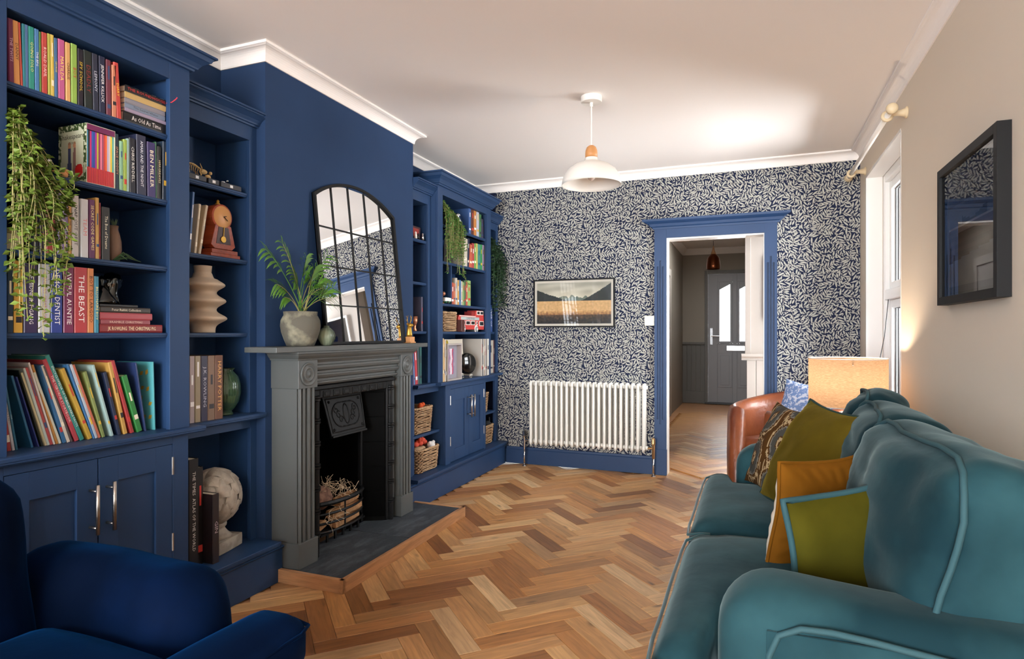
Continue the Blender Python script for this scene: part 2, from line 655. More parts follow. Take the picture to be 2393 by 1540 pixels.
# ---- printed leaf wallpaper: one repeat laid out, then hung across the wall
def leaf_tile(TW=.56, TH=.62, N=620, seed=5):
    rnd = random.Random(seed)
    res = N / TW
    NY = int(TH * res)
    occ = np.zeros((NY, N), dtype=np.uint8)
    polys = []

    def raster(poly):
        p = np.array(poly) * res
        x0, y0 = np.floor(p.min(0)).astype(int) - 1; x1, y1 = np.ceil(p.max(0)).astype(int) + 1
        X, Y = np.meshgrid(np.arange(x0, x1) + .5, np.arange(y0, y1) + .5)
        ins = np.ones(X.shape, bool)
        for i in range(len(p)):
            a, b = p[i], p[(i + 1) % len(p)]
            ins &= ((b[0] - a[0]) * (Y - a[1]) - (b[1] - a[1]) * (X - a[0])) >= -0.6
        ys, xs = np.nonzero(ins)
        return (ys + y0) % NY, (xs + x0) % N

    def leaf(x, y, ang, ln, wd):
        c, s = math.cos(ang), math.sin(ang)
        pr = [(0, 0), (.22, -.42), (.5, -.5), (.78, -.3), (1, 0), (.78, .3), (.5, .5), (.22, .42)]
        return [(x + c * u * ln - s * v * wd, y + s * u * ln + c * v * wd) for u, v in pr]

    def put(poly, grow=1.34, lim=.012):
        cx = sum(p[0] for p in poly) / len(poly); cy_ = sum(p[1] for p in poly) / len(poly)
        big = [(cx + (p[0] - cx) * grow, cy_ + (p[1] - cy_) * grow) for p in poly]
        ys, xs = raster(big)
        if len(ys) == 0 or occ[ys, xs].mean() > lim:
            return False
        ys, xs = raster(poly)
        occ[ys, xs] = 1
        polys.append(poly)
        return True
    # big leaf sprigs, then smaller ones in the gaps
    for L0, tries in ((.130, 240), (.110, 500), (.09, 900), (.068, 1300)):
        for _ in range(tries):
            x, y, a = rnd.uniform(0, TW), rnd.uniform(0, TH), rnd.uniform(0, 2 * PI)
            if occ[int(y * res) % NY, int(x * res) % N]:
                continue
            kind = rnd.random()
            k = L0 * rnd.uniform(.85, 1.1)
            if kind < .62:      # feathered spray with a thin stem
                n = 5
                bend = rnd.uniform(-.5, .5)
                pts = []
                for i in range(n + 1):
                    u = i / n
                    aa = a + bend * u
                    pts.append((x + math.cos(aa) * k * .95 * u, y + math.sin(aa) * k * .95 * u, aa))
                ok = 0
                for i in range(1, n + 1):
                    px_, py_, aa = pts[i]
                    for sg in (-1, 1):
                        ok += put(leaf(px_, py_, aa + sg * R(rnd.uniform(48, 66)), k * (.46 - .035 * i), k * .098))
                ok += put(leaf(pts[-1][0], pts[-1][1], pts[-1][2], k * .42, k * .10))
                if ok > 2:
                    for i in range(n):
                        p, q = pts[i], pts[i + 1]
                        nx, ny = -math.sin(p[2]) * .0011, math.cos(p[2]) * .0011
                        polys.append([(p[0] - nx, p[1] - ny), (q[0] - nx, q[1] - ny), (q[0] + nx, q[1] + ny), (p[0] + nx, p[1] + ny)])
            elif kind < .9:     # palm-like fan
                n = rnd.choice((5, 6, 7))
                for i in range(n):
                    aa = a + R(-95 + 190 * i / (n - 1))
                    put(leaf(x + math.cos(aa) * .004, y + math.sin(aa) * .004, aa, k * (.50 - .1 * abs(i / (n - 1) - .5)), k * .105))
            else:               # little flower
                for i in range(5):
                    put(leaf(x, y, a + 2 * PI * i / 5, .016, .009), 1.05, .1)
    # single leaves fill what is left
    for _ in range(1500):
        x, y, a = rnd.uniform(0, TW), rnd.uniform(0, TH), rnd.uniform(0, 2 * PI)
        put(leaf(x, y, a, rnd.uniform(.022, .040), rnd.uniform(.006, .009)), 1.5, .0)
    return polys, TW, TH


polys, TW, TH = leaf_tile()
wp = MB()


def clip_poly(poly, x0, x1, z0, z1):
    for ax, lim, sg in ((0, x0, 1), (0, x1, -1), (1, z0, 1), (1, z1, -1)):
        out = []
        for i in range(len(poly)):
            a, b = poly[i - 1], poly[i]
            ia, ib = (a[ax] - lim) * sg >= 0, (b[ax] - lim) * sg >= 0
            if ia != ib:
                t = (lim - a[ax]) / (b[ax] - a[ax])
                out.append((a[0] + t * (b[0] - a[0]), a[1] + t * (b[1] - a[1])))
            if ib:
                out.append(b)
        poly = out
        if len(poly) < 3:
            return None
    return poly


REG = [(-2.24, DX0 - .095, .145, 2.517), (DX1 + .09, XR - .002, .145, 2.517), (DX0 - .095, DX1 + .09, 2.15, 2.517)]
for ti in range(-1, 7):
    for tj in range(-1, 6):
        ox, oz = -2.5 + ti * TW, .1 + tj * TH
        for poly in polys:
            P = [(p[0] + ox, p[1] + oz) for p in poly]
            for rg in REG:
                xs = [p[0] for p in P]; zs = [p[1] for p in P]
                if max(xs) < rg[0] or min(xs) > rg[1] or max(zs) < rg[2] or min(zs) > rg[3]:
                    continue
                Q = clip_poly(P, *rg)
                if Q:
                    b = len(wp.v)
                    wp.v += [(p[0], YB - .0006, p[1]) for p in Q]
                    wp.f.append(tuple(range(b, b + len(Q))))
o = wp.build('leaf_print', 'wallpaper_leaf', wall_back)
o['kind'] = 'stuff'

# ---- skirting on the back wall
sk = MB().prism([(YB, 0), (YB - .022, 0), (YB - .022, .125), (YB - .016, .135), (YB - .012, .150), (YB, .152)], 'x', -2.12, DX0 - .105)
struct(sk.build('baseboard_back', 'blue', bevel=.001), 'blue skirting board under the radiator')
sk = MB().prism([(YB, 0), (YB - .022, 0), (YB - .022, .125), (YB - .016, .135), (YB - .012, .150), (YB, .152)], 'x', DX1 + .10, XR)
struct(sk.build('baseboard_corner', 'blue', bevel=.001))
struct(MB().box(XR - .02, XR, YF, YB, 0, .15).build('baseboard_right', 'white', bevel=.002))

# ---- doorway trim: fluted pilasters, plinth blocks and a moulded head
dt = bpy.data.objects.new('trim_2', None); COL.objects.link(dt); dt.location = (-.285, YB, 0)
struct(dt, 'blue fluted door surround with moulded head')


def pilaster(x0, x1):
    y0, y1 = YB - .024, YB
    cx = (x0 + x1) / 2
    mb = MB()

    def sect(gs, z0, z1):
        p = [(x0, y1), (x0, y0)]
        for g in gs:
            p += [(g - .0065, y0), (g - .005, y0 + .014), (g + .005, y0 + .014), (g + .0065, y0)]
        p += [(x1, y0), (x1, y1)]
        mb.prism(p, 'z', z0, z1)
    g3 = [cx - .021, cx, cx + .021]
    sect([], .217, .43); sect([cx], .43, .47); sect(g3, .47, 1.76); sect([cx], 1.76, 1.81); sect([], 1.81, 2.075)
    mb.build('pilaster', 'blue', dt)
    MB().box(x0 - .007, x1 + .004, YB - .032, YB, 0, .217).build('plinth_block', 'blue', dt, bevel=.003)


pilaster(-.766, DX0)
pilaster(DX1, .19)
MB().box(DX0, DX1, YB - .024, YB, DZ, 2.075).build('head_board', 'blue', dt, bevel=.001)
hp = [(YB, 2.075), (YB - .028, 2.075), (YB - .030, 2.090), (YB - .040, 2.097), (YB - .046, 2.118), (YB - .066, 2.130), (YB - .076, 2.138), (YB - .078, 2.156), (YB, 2.158)]
hm = MB()
b0 = len(hm.v)
prev = None
rows = []
for (y, z) in hp:                       # mitred returns: the ends grow with the projection
    pr = YB - y
    ex = max(0, pr - .024) * 1.25 + .006 if pr > 0 else None
    rows.append((y, z, pr))
for y, z, pr in rows:
    e = .006 + max(0, pr - .028) * 1.7
    if pr == 0:
        e = .006 if z < 2.1 else .006 + .05 * 1.7
    hm.v += [(-.772 - e, y, z), (.196 + e, y, z)]
for i in range(len(rows) - 1):
    hm.f.append((2 * i, 2 * i + 1, 2 * i + 3, 2 * i + 2))
hm.f.append(tuple(2 * i for i in range(len(rows)))[::-1])
hm.f.append(tuple(2 * i + 1 for i in range(len(rows))))
hm.f.append((0, 2 * len(rows) - 2, 2 * len(rows) - 1, 1))
hm.build('moulded_head', 'blue', dt)
ln = struct(MB().box(DX0 - .03, DX0 + .006, YB - .002, YB + .132, 0, DZ + .006).box(DX1 - .006, DX1 + .03, YB - .002, YB + .132, 0, DZ + .006).box(DX0 + .006, DX1 - .006, YB - .002, YB + .132, DZ - .012, DZ + .03).build('trim_3', 'white_gloss'), 'white painted door lining')

# ---- hall beyond the doorway
HX0, HY1, HZ = -1.11, 10.95, 2.64
HW = 6.02                                        # wall facing the room at the right of the hall
hf = struct(box('floor_hall', 'oak_edge', None, HX0, 1.9, YB + .13, HY1, -.08, -.012), 'oak parquet floor of the hall')
hs, hr = [], []
for s_ in herring(HX0 + .05, .6, YB + .18, 9.6):
    (hs if s_[1] < 7.6 and -.95 < s_[0] < .25 else hr).append(s_)
plank_objects(hs, hf)
plank_joined(hr, hf)
struct(MB().box(HX0 - .1, 1.9, YB + .13, 8.45, HZ, HZ + .1).box(HX0 - .1, 1.9, 9.15, HY1, HZ, HZ + .1).box(HX0 - .1, -.75, 8.45, 9.15, HZ, HZ + .1).box(-.35, 1.9, 8.45, 9.15, HZ, HZ + .1).build('ceiling_hall', 'ceiling_white'))  # gap in the ceiling is added to let more sky light into the hall
struct(box('wall_hall_left', 'hall_wall', None, HX0 - .1, HX0, YB + .13, HY1, -.08, HZ), 'taupe wall on the left of the hall')
struct(MB().box(-.04, 1.9, HW, HW + .11, -.08, HZ).build('wall_hall_near', 'hall_white'), 'pale wall just inside the hall')
struct(MB().box(-.04, .08, HW + .11, HY1, -.08, HZ).build('wall_hall_right', 'hall_wall'))
hw = MB().box(1.8, 1.9, YB + .13, HW, -.08, 1.3).box(1.8, 1.9, YB + .13, HW, 2.2, HZ).box(1.8, 1.9, YB + .13, 5.525, 1.3, 2.2).box(1.8, 1.9, 5.775, HW, 1.3, 2.2)  # unseen end wall; its opening is added only as a light source
struct(hw.build('wall_hall_end', 'hall_white'))
struct(MB().box(HX0 - .1, -.74, HY1, HY1 + .1, -.08, HZ).box(.22, 1.9, HY1, HY1 + .1, -.08, HZ).box(-.74, .22, HY1, HY1 + .1, -.08, 0).box(-.74, .22, HY1, HY1 + .1, 2.26, HZ).build('wall_hall_far', 'hall_wall'), 'taupe wall around the front door')
struct(MB().sweep([(0, 2.54), (.01, 2.54), (.08, 2.62), (.08, HZ), (0, HZ)], [(-.04, HY1), (HX0, HY1), (HX0, YB + .13)]).build('trim_4', 'ceiling_white'))

# panelled dado of the hall: boards, rail and skirting
dd = bpy.data.objects.new('trim_5', None); COL.objects.link(dd); dd.location = (-.9, HY1, 0); struct(dd, 'grey boarded dado beside the front door')
for i in range(5):
    box('board', 'hall_dado', dd, HX0 + i * .074 + .002, HX0 + (i + 1) * .074 - .002, HY1 - .015, HY1, .2, 1.0, .003)
box('dado_rail', 'hall_dado', dd, HX0, -.74, HY1 - .04, HY1, 1.0, 1.04, .006)
box('skirting', 'hall_dado', dd, HX0, -.74, HY1 - .022, HY1, 0, .2, .004)
dd = bpy.data.objects.new('trim_6', None); COL.objects.link(dd); dd.location = (.3, HW, 0); struct(dd, 'pale boarded dado with a moulded rail')
box('board', 'hall_dado_light', dd, -.04, .037, HW - .014, HW, .15, .95, .003)
for i in range(12):
    box('board', 'hall_dado_light', dd, .041 + i * .12, .157 + i * .12, HW - .014, HW, .15, .95, .003)
MB().prism([(HW, .95), (HW - .02, .95), (HW - .02, .968), (HW - .03, .975), (HW - .045, .985), (HW - .045, 1.01), (HW, 1.01)], 'x', -.085, 1.6).build('dado_rail', 'hall_dado_light', dd)
box('skirting', 'hall_dado_light', dd, -.04, 1.6, HW - .022, HW, 0, .15, .004)
MB().box(-.055, -.005, HW - .012, HW + .12, 1.01, 2.62).build('corner_post', 'hall_white', dd, bevel=.003)

# inner door casing on the left hall wall
dc = bpy.data.objects.new('door_2', None); COL.objects.link(dc); dc.location = (HX0, 9.0, 0); struct(dc, 'pale inner door on the left hall wall')
box('casing', 'hall_white', dc, HX0, HX0 + .025, 8.15, 8.25, 0, 2.12, .004)
box('casing', 'hall_white', dc, HX0, HX0 + .025, 9.05, 9.15, 0, 2.12, .004)
box('casing', 'hall_white', dc, HX0, HX0 + .025, 8.25, 9.05, 2.02, 2.12, .004)
box('door_leaf', 'hall_dado_light', dc, HX0, HX0 + .012, 8.25, 9.05, 0, 2.02, .003)
box('hinge', 'steel', dc, HX0 + .012, HX0 + .03, 8.24, 8.27, 1.38, 1.48)

# front door
fd = bpy.data.objects.new('door_1', None); COL.objects.link(fd); fd.location = (-.26, HY1, 0); struct(fd, 'grey panelled front door with two slim glazed lights')
DY = HY1 - .02
pm('door_grey', '8a8788', .5)
MB().box(-.74, -.69, DY - .03, DY + .1, 0, 2.26).box(.17, .22, DY - .03, DY + .1, 0, 2.26).box(-.69, .17, DY - .03, DY + .1, 2.2, 2.26).build('door_frame', 'hall_dado', fd, bevel=.004)
lx = [(-.50, -.335), (-.185, -.02)]
leaf_ = MB()
leaf_.box(-.688, -.54, DY, DY + .045, .02, 2.198).box(-.295, -.225, DY, DY + .045, .02, 2.198).box(.02, .168, DY, DY + .045, .02, 2.198)
for a, b_ in lx:
    leaf_.box(a - .04, b_ + .04, DY, DY + .045, .02, 1.02).box(a - .04, b_ + .04, DY, DY + .045, 2.06, 2.198)
leaf_.build('door_leaf', 'door_grey', fd, bevel=.004)
pm('frosted_glass', (.95, .97, 1), .35, trans=1.0)
for a, b_ in lx:
    fr = MB().box(a - .04, a, DY - .012, DY + .03, 1.02, 2.06).box(b_, b_ + .04, DY - .012, DY + .03, 1.02, 2.06).box(a, b_, DY - .012, DY + .03, 1.02, 1.06)
    fr.prism([(a, 2.06), (a, 1.93), (b_, 2.02), (b_, 2.06)], 'y', DY - .012, DY + .03)
    fr.build('light_frame', 'door_grey', fd, bevel=.004)
    box('pane', 'frosted_glass', fd, a, b_, DY + .015, DY + .02, 1.06, 2.02)
    MB().box(a - .03, b_ + .03, DY - .008, DY, .28, .86).build('raised_panel', 'door_grey', fd, bevel=.012)
    MB().box(a + .012, b_ - .012, DY - .016, DY - .008, .32, .82).build('raised_panel', 'door_grey', fd, bevel=.01)
MB().lathe([(.016, -.012), (.018, 0)], 12, (-.635, DY - .012, 1.12), axis='y').box(-.655, -.615, DY - .014, DY, 1.0, 1.28).tube([(-.635, DY - .014, 1.15), (-.635, DY - .05, 1.15), (-.5, DY - .05, 1.145)], .010, 8).build('lever_handle', 'chrome', fd)
MB().box(-.39, -.10, DY - .018, DY, .90, .985).build('letter_box', 'chrome', fd, bevel=.006)
MB().box(-.74, .22, DY - .06, DY + .1, 0, .025).build('threshold', 'black_plastic', fd)

# ---- window in the right wall
wn = bpy.data.objects.new('window_1', None); COL.objects.link(wn); wn.location = (.95, 4.49, WZ0); struct(wn, 'white framed window in the beige wall')
XG = .95
lin_ = MB().box(XR - .001, .872, WY1 - .006, WY1 + .012, WZ0, WZ1).box(XR - .001, .872, WY0 - .012, WY0 + .006, WZ0, WZ1).box(XR - .001, .872, WY0, WY1, WZ1 - .006, WZ1 + .012)
lin_.build('reveal_lining', 'white_gloss', wn)
box('window_sill', 'white_gloss', wn, XR - .05, .88, WY0 - .04, WY1 + .04, WZ0 - .025, WZ0 + .004, .006)
fm = MB()
for y0, y1, z0, z1 in ((WY0, WY0 + .06, WZ0, WZ1), (WY1 - .06, WY1, WZ0, WZ1), (WY0 + .06, WY1 - .06, WZ1 - .06, WZ1), (WY0 + .06, WY1 - .06, WZ0, WZ0 + .06), (WY0 + .06, WY1 - .06, 1.43, 1.50)):
    fm.box(.875, .945, y0, y1, z0, z1)
fm.build('window_frame', 'upvc', wn, bevel=.006)
for nm, z0, z1 in (('casement', 1.50, WZ1 - .06), ('casement', WZ0 + .06, 1.43)):
    ym = (WY0 + WY1) / 2
    for a, b_ in ((WY0 + .06, ym), (ym, WY1 - .06)):
        cs = MB().box(.905, .965, a, a + .055, z0, z1).box(.905, .965, b_ - .055, b_, z0, z1).box(.905, .965, a + .055, b_ - .055, z0, z0 + .055).box(.905, .965, a + .055, b_ - .055, z1 - .055, z1)
        c_ = cs.build(nm, 'upvc', wn, bevel=.006)
        g = MB()
        for q in ((a + .055, a + .06, z0 + .055, z1 - .055), (b_ - .06, b_ - .055, z0 + .055, z1 - .055), (a + .055, b_ - .055, z0 + .055, z0 + .06), (a + .055, b_ - .055, z1 - .06, z1 - .055)):
            g.box(.93, .936, *q)
        g.build('gasket', 'black_plastic', c_)
pm('thin_glass', (1, 1, 1), 0, trans=1)
ga = MATS['thin_glass']
nt = ga.node_tree
nt.nodes.clear()
out = nt.nodes.new('ShaderNodeOutputMaterial'); tr = nt.nodes.new('ShaderNodeBsdfTransparent'); gl = nt.nodes.new('ShaderNodeBsdfGlossy')
gl.inputs['Roughness'].default_value = 0
fr_ = nt.nodes.new('ShaderNodeFresnel'); fr_.inputs[0].default_value = 1.45
mxs = nt.nodes.new('ShaderNodeMixShader')
nt.links.new(fr_.outputs[0], mxs.inputs[0]); nt.links.new(tr.outputs[0], mxs.inputs[1]); nt.links.new(gl.outputs[0], mxs.inputs[2]); nt.links.new(mxs.outputs[0], out.inputs[0])
for z0, z1 in ((1.555, 2.205), (.735, 1.375)):
    for a, b_ in ((WY0 + .115, 4.435), (4.545, WY1 - .115)):
        pn = MB(); pn.v = [(.94, a, z0), (.94, b_, z0), (.94, b_, z1), (.94, a, z1)]; pn.f = [(0, 1, 2, 3)]
        pn.build('pane', 'thin_glass', wn)
# ================================================================ BUILT-IN CABINETRY
def nosing(x0, x1, y0, y1, z0, z1):
    """shelf board with a small stepped nosing on its front edge"""
    h = z1 - z0
    return MB().prism([(x0, z0), (x1 - .008, z0), (x1 - .003, z0 + h * .22), (x1 - .003, z0 + h * .42), (x1, z0 + h * .5), (x1, z1 - .002), (x1 - .002, z1), (x0, z1)], 'y', y0, y1)


def crown(parent, xf, y0, y1, zb, zt, pr, ret0=True, ret1=True, back=XL):
    """crown moulding along y with mitred returns"""
    h = zt - zb
    prof = [(0, zb), (.012, zb), (.014, zb + h * .10), (.022, zb + h * .14), (.024, zb + h * .22), (.034, zb + h * .42), (.052, zb + h * .60), (.058, zb + h * .64), (pr - .012, zb + h * .80), (pr - .010, zb + h * .86), (pr, zb + h * .88), (pr, zt), (-.02, zt), (-.02, zb)]
    path = []
    if ret0: path.append((back, y0))
    path += [(xf, y0), (xf, y1)]
    if ret1: path.append((back, y1))
    prof = [(-p, z) for p, z in prof]
    MB().sweep(prof, path).build('crown_moulding', 'blue', parent)


def upper_case(name, label, xf, y0, y1, o0, o1, zb, ot, zr, shelves, crn, ret=(True, True), thick=.02):
    """open bookcase: y0..y1 outer, o0..o1 opening, zb bottom, ot opening top, zr rail top"""
    t = thing(name, label, 'bookcase', (xf, (y0 + y1) / 2, zb))
    if o0 > y0 + .005: box('stile', 'blue', t, xf - .022, xf, y0, o0, zb, zr, .0015)
    if o1 < y1 - .005: box('stile', 'blue', t, xf - .022, xf, o1, y1, zb, zr, .0015)
    box('top_rail', 'blue', t, xf - .022, xf - .0005, o0, o1, ot, zr)
    box('side_panel', 'blue', t, XL + .012, xf - .022, y0, max(o0, y0 + .018), zb, zr)
    box('side_panel', 'blue', t, XL + .012, xf - .022, min(o1 + (.022 if o1 < y1 - .06 else 0), y1 - .018), y1, zb, zr)
    box('back_panel', 'blue', t, XL + .001, XL + .012, y0, y1, zb, zr)
    box('top_panel', 'blue', t, XL + .012, xf - .022, o0, o1, ot, ot + .018)
    for z in shelves:
        nosing(XL + .012, xf - .023, o0 - .001, o1 + (.021 if o1 < y1 - .06 else .001), z - thick, z - .0002).build('shelf_board', 'blue', t)
        nosing(xf - .06, xf - .012, o0 - .001, o1 + .001, z - thick, z).build('shelf', 'blue', t)
    crown(t, xf, y0, y1, zr, crn[0], crn[1], *ret)
    return t


def shaker_door(parent, xf, y0, y1, z0, z1, hy, hz0, hz1, hinge_y):
    g = .0018
    d = bpy.data.objects.new('door', None); COL.objects.link(d); d.location = (xf, (y0 + y1) / 2, z0); adopt(d, parent)
    y0 += g; y1 -= g; z0 += g; z1 -= g
    s = .072
    MB().box(xf - .02, xf, y0, y0 + s, z0, z1).box(xf - .02, xf, y1 - s, y1, z0, z1).box(xf - .02, xf, y0 + s, y1 - s, z1 - s - .02, z1).box(xf - .02, xf, y0 + s, y1 - s, z0, z0 + s + .02).build('door_frame', 'blue', d, bevel=.0012)
    MB().box(xf - .02, xf - .011, y0 + s, y1 - s, z0 + s + .02, z1 - s - .02).build('door_panel', 'blue', d)
    MB().tube([(xf + .042, hy, hz0), (xf + .042, hy, hz1)], .0065, 12).tube([(xf, hy, hz0 + .022), (xf + .042, hy, hz0 + .022)], .0045, 8).tube([(xf, hy, hz1 - .022), (xf + .042, hy, hz1 - .022)], .0045, 8).build('bar_handle', 'steel', d, smooth=True)
    for zz in (z1 - .085, z0 + .16):
        MB().tube([(xf + .001, hinge_y, zz - .035), (xf + .001, hinge_y, zz + .035)], .0042, 8).build('hinge', 'steel', d)
    return d


def plinth(name, label, y0, y1, cap0, cap1):
    t = thing(name, label, 'plinth', (-2.12, (y0 + y1) / 2, 0))
    MB().box(XCH + .02, -2.12, y0, y1, 0, .155).build('plinth_board', 'blue', t, bevel=.001)
    MB().prism([(-2.16, .155), (-2.122, .155), (-2.112, .160), (-2.106, .168), (-2.116, .174), (-2.16, .175)], 'y', y0, y1).build('bead_moulding', 'blue', t)
    nosing(XL, -2.098, cap0, cap1, .175, .2).build('base_ledge', 'blue', t)
    return t


def base_cupboard(name, label, xf, y0, y1, d0, dm, d1, z1, ztop, h0, h1, hz):
    t = thing(name, label, 'cupboard', (xf, (y0 + y1) / 2, .2))
    MB().box(xf - .022, xf, y0, d0, .2, z1).box(xf - .022, xf, d1, y1, .2, z1).box(xf - .022, xf, d0, d1, ztop, z1).build('face_frame', 'blue', t, bevel=.0012)
    MB().box(XL, xf - .022, y0, y0 + .018, .2, z1).box(XL, xf - .022, y1 - .018, y1, .2, z1).box(XL, XL + .01, y0, y1, .2, z1).build('carcass', 'blue', t)
    shaker_door(t, xf - .001, d0, dm, .205, ztop, h0, hz[0], hz[1], d0)
    shaker_door(t, xf - .001, dm, d1, .205, ztop, h1, hz[0], hz[1], d1)
    return t


# ---- left alcove
ZL = .815
plinth('plinth', 'blue plinth board under the bookcases left of the hearth', .55, 2.36, .55, 2.328)
base_cupboard('base_cupboard', 'blue two-door cupboard with steel bar handles behind the navy armchair', -2.15, 1.10, 1.853, 1.187, 1.482, 1.781, .79, .757, 1.452, 1.512, (.50, .672))
t = thing('open_base_unit', 'open blue base niche holding the stone finial and atlas', 'cabinet', (-2.25, 2.09, .2))
MB().box(-2.272, -2.25, 2.289, YC0, .2, .79).box(-2.272, -2.25, 1.853, 2.289, .744, .79).build('face_frame', 'blue', t, bevel=.0012)
MB().box(XL, -2.272, 2.31, YC0, .2, .79).box(XL, XL + .01, 1.853, YC0, .2, .79).build('carcass', 'blue', t)
w = thing('worktop', 'long blue ledge carrying the leaning picture books', 'worktop', (-2.3, 1.7, .79))
nosing(XL, -2.118, .55, 1.912, .790, ZL).build('ledge_board', 'blue', w)
nosing(XL, -2.188, 1.912, 2.328, .790, ZL).build('ledge_board', 'blue', w)
upper_case('tall_bookcase', 'tallest blue bookcase with five rows of books on the near side', -2.15, 1.10, 1.859, 1.197, 1.767, ZL, 2.21, 2.276, [1.2, 1.463, 1.727, 1.988], (2.345, .075))
upper_case('alcove_bookcase', 'narrow blue bookcase between the tall bookcase and chimney breast', -2.25, 1.862, YC0, 1.866, 2.283, ZL, 2.128, 2.196, [1.2, 1.549, 1.871], (2.262, .06), (False, False))

# ---- right alcove
ZR = .832
plinth('plinth', 'blue plinth board between the hearth and the radiator wall', 3.44, YB - .03, 3.62, YB - .02)
base_cupboard('base_cupboard', 'blue two-door cupboard with steel handles flanked by wicker baskets', -2.15, 4.12, 4.868, 4.2, 4.528, 4.83, .805, .768, 4.497, 4.555, (.52, .70))
t = thing('open_base_unit', 'open blue base unit holding two wicker baskets beside the fireplace', 'cabinet', (-2.21, 3.9, .2))
MB().box(-2.232, -2.21, YC1, 3.762, .2, .807).box(-2.232, -2.21, 3.762, 4.12, .76, .807).build('face_frame', 'blue', t, bevel=.0012)
MB().box(XL, XL + .01, YC1, 4.12, .2, .807).build('carcass', 'blue', t)
nosing(XL + .01, -2.2, YC1, 4.12, .45, .472).build('shelf', 'blue', t)
t = thing('open_base_unit', 'narrow open blue base unit with baskets against the wallpapered wall', 'cabinet', (-2.21, 5.1, .2))
MB().box(-2.232, -2.21, 5.215, YB, .2, .807).box(-2.232, -2.21, 4.868, 5.215, .76, .807).build('face_frame', 'blue', t, bevel=.0012)
MB().box(XL, XL + .01, 4.868, YB, .2, .807).build('carcass', 'blue', t)
nosing(XL + .01, -2.205, 4.868, 5.215, .465, .487).build('shelf', 'blue', t)
w = thing('worktop', 'blue ledge with framed photo and record sleeves on it', 'worktop', (-2.3, 4.5, .807))
nosing(XL, -2.155, YC1, 3.985, .807, ZR).build('ledge_board', 'blue', w)
nosing(XL, -2.115, 3.985, 4.995, .807, ZR).build('ledge_board', 'blue', w)
nosing(XL, -2.16, 4.995, YB, .807, ZR).build('ledge_board', 'blue', w)
upper_case('alcove_bookcase', 'narrow blue bookcase just past the chimney breast', -2.21, YC1, 3.998, 3.735, 3.957, ZR, 2.14, 2.21, [1.212, 1.565, 1.872], (2.285, .06), (False, False))
upper_case('tall_bookcase', 'tall blue bookcase with the toy bus on the far side', -2.15, 4.0, 4.98, 4.075, 4.892, ZR, 2.233, 2.292, [1.209, 1.423, 1.742, 2.02], (2.382, .075))
upper_case('alcove_bookcase', 'narrowest blue bookcase in the corner by the wallpapered wall', -2.21, 4.982, YB - .002, 4.986, 5.235, ZR, 2.145, 2.21, [1.21, 1.565, 1.872], (2.285, .06), (False, False))
box_ = box('shelf_divider', 'blue', bpy.data.objects['tall_bookcase.001'], XL + .012, -2.175, 4.255, 4.273, 1.423, 1.722)

# ================================================================ FIREPLACE
f = thing('fire_surround', 'grey painted fire surround with fluted legs and bullseye corner blocks', 'fire surround', (-2.1, 2.897, .058))
XS = -2.03
LEG = [(2.365, 2.503), (3.29, 3.428)]
FY1_S = 3.262
HZ0 = .058
for y0, y1 in LEG:
    yc = (y0 + y1) / 2
    p = [(XCH, y0 + .006), (XS - .012, y0 + .006)]
    for c0, w_ in ((y0 + .016, .010), (y0 + .036, .022), (y0 + .069, .026), (y0 + .105, .020)):   # bold reeds with deep quirks
        p += [(XS - .016, c0), (XS - .002, c0 + .002), (XS + .001, c0 + w_ / 2), (XS - .002, c0 + w_ - .002), (XS - .016, c0 + w_)]
    p += [(XS - .012, y1 - .006), (XCH, y1 - .006)]
    MB().prism(p, 'z', .182, .929).build('fluted_leg', 'grey_paint', f)
    MB().box(XCH, XS + .006, y0 - .001, y1 + .001, HZ0, .182).build('foot_block', 'grey_paint', f, bevel=.002)
    MB().box(XCH, XS + .004, y0, y1, .929, 1.066).build('corner_block', 'grey_paint', f, bevel=.002)
    rs = [(.058, 0), (.058, .006), (.055, .008), (.050, .007), (.046, .002), (.040, .002), (.036, .007), (.030, .008), (.025, .005), (.022, .002), (.016, .003), (.012, .008), (.006, .011), (.0001, .012)]
    MB().lathe(rs, 40, (XS + .004, yc, .998), axis='x').build('bullseye', 'grey_paint', f, smooth=True)
fr_prof = [(XCH, .935), (XS - .030, .935), (XS - .022, .945), (XS - .022, .952), (XS - .032, .954), (XS - .032, .966), (XS - .018, .972), (XS - .012, .985), (XS - .012, .992), (XS - .022, .995), (XS - .022, 1.006), (XS - .008, 1.014), (XS - .004, 1.026), (XS - .004, 1.036), (XS - .014, 1.040), (XS - .014, 1.050), (XS - .004, 1.066), (XCH, 1.066)]
MB().prism(fr_prof, 'y', LEG[0][1], LEG[1][0]).build('frieze', 'grey_paint', f)
sw = [(0, 1.066), (.006, 1.066), (.008, 1.074), (.014, 1.078), (.022, 1.088), (.026, 1.098), (.032, 1.100), (.032, 1.108), (0, 1.108)]
MB().sweep([(-a, z) for a, z in sw], [(XCH, LEG[0][0]), (XS, LEG[0][0]), (XS, LEG[1][1]), (XCH, LEG[1][1])]).build('bed_moulding', 'grey_paint', f)
MB().box(XCH, XS, LEG[0][0], LEG[1][1], 1.066, 1.1085).build('bed_core', 'grey_paint', f)
MB().box(XCH, -2.005, 2.195, 3.585, 1.108, 1.134).build('mantel_shelf', 'grey_paint', f, bevel=.003)
MB().box(XCH, XS - .045, FY1_S, LEG[1][0] + .004, HZ0, .935).build('slip', 'grey_paint', f)

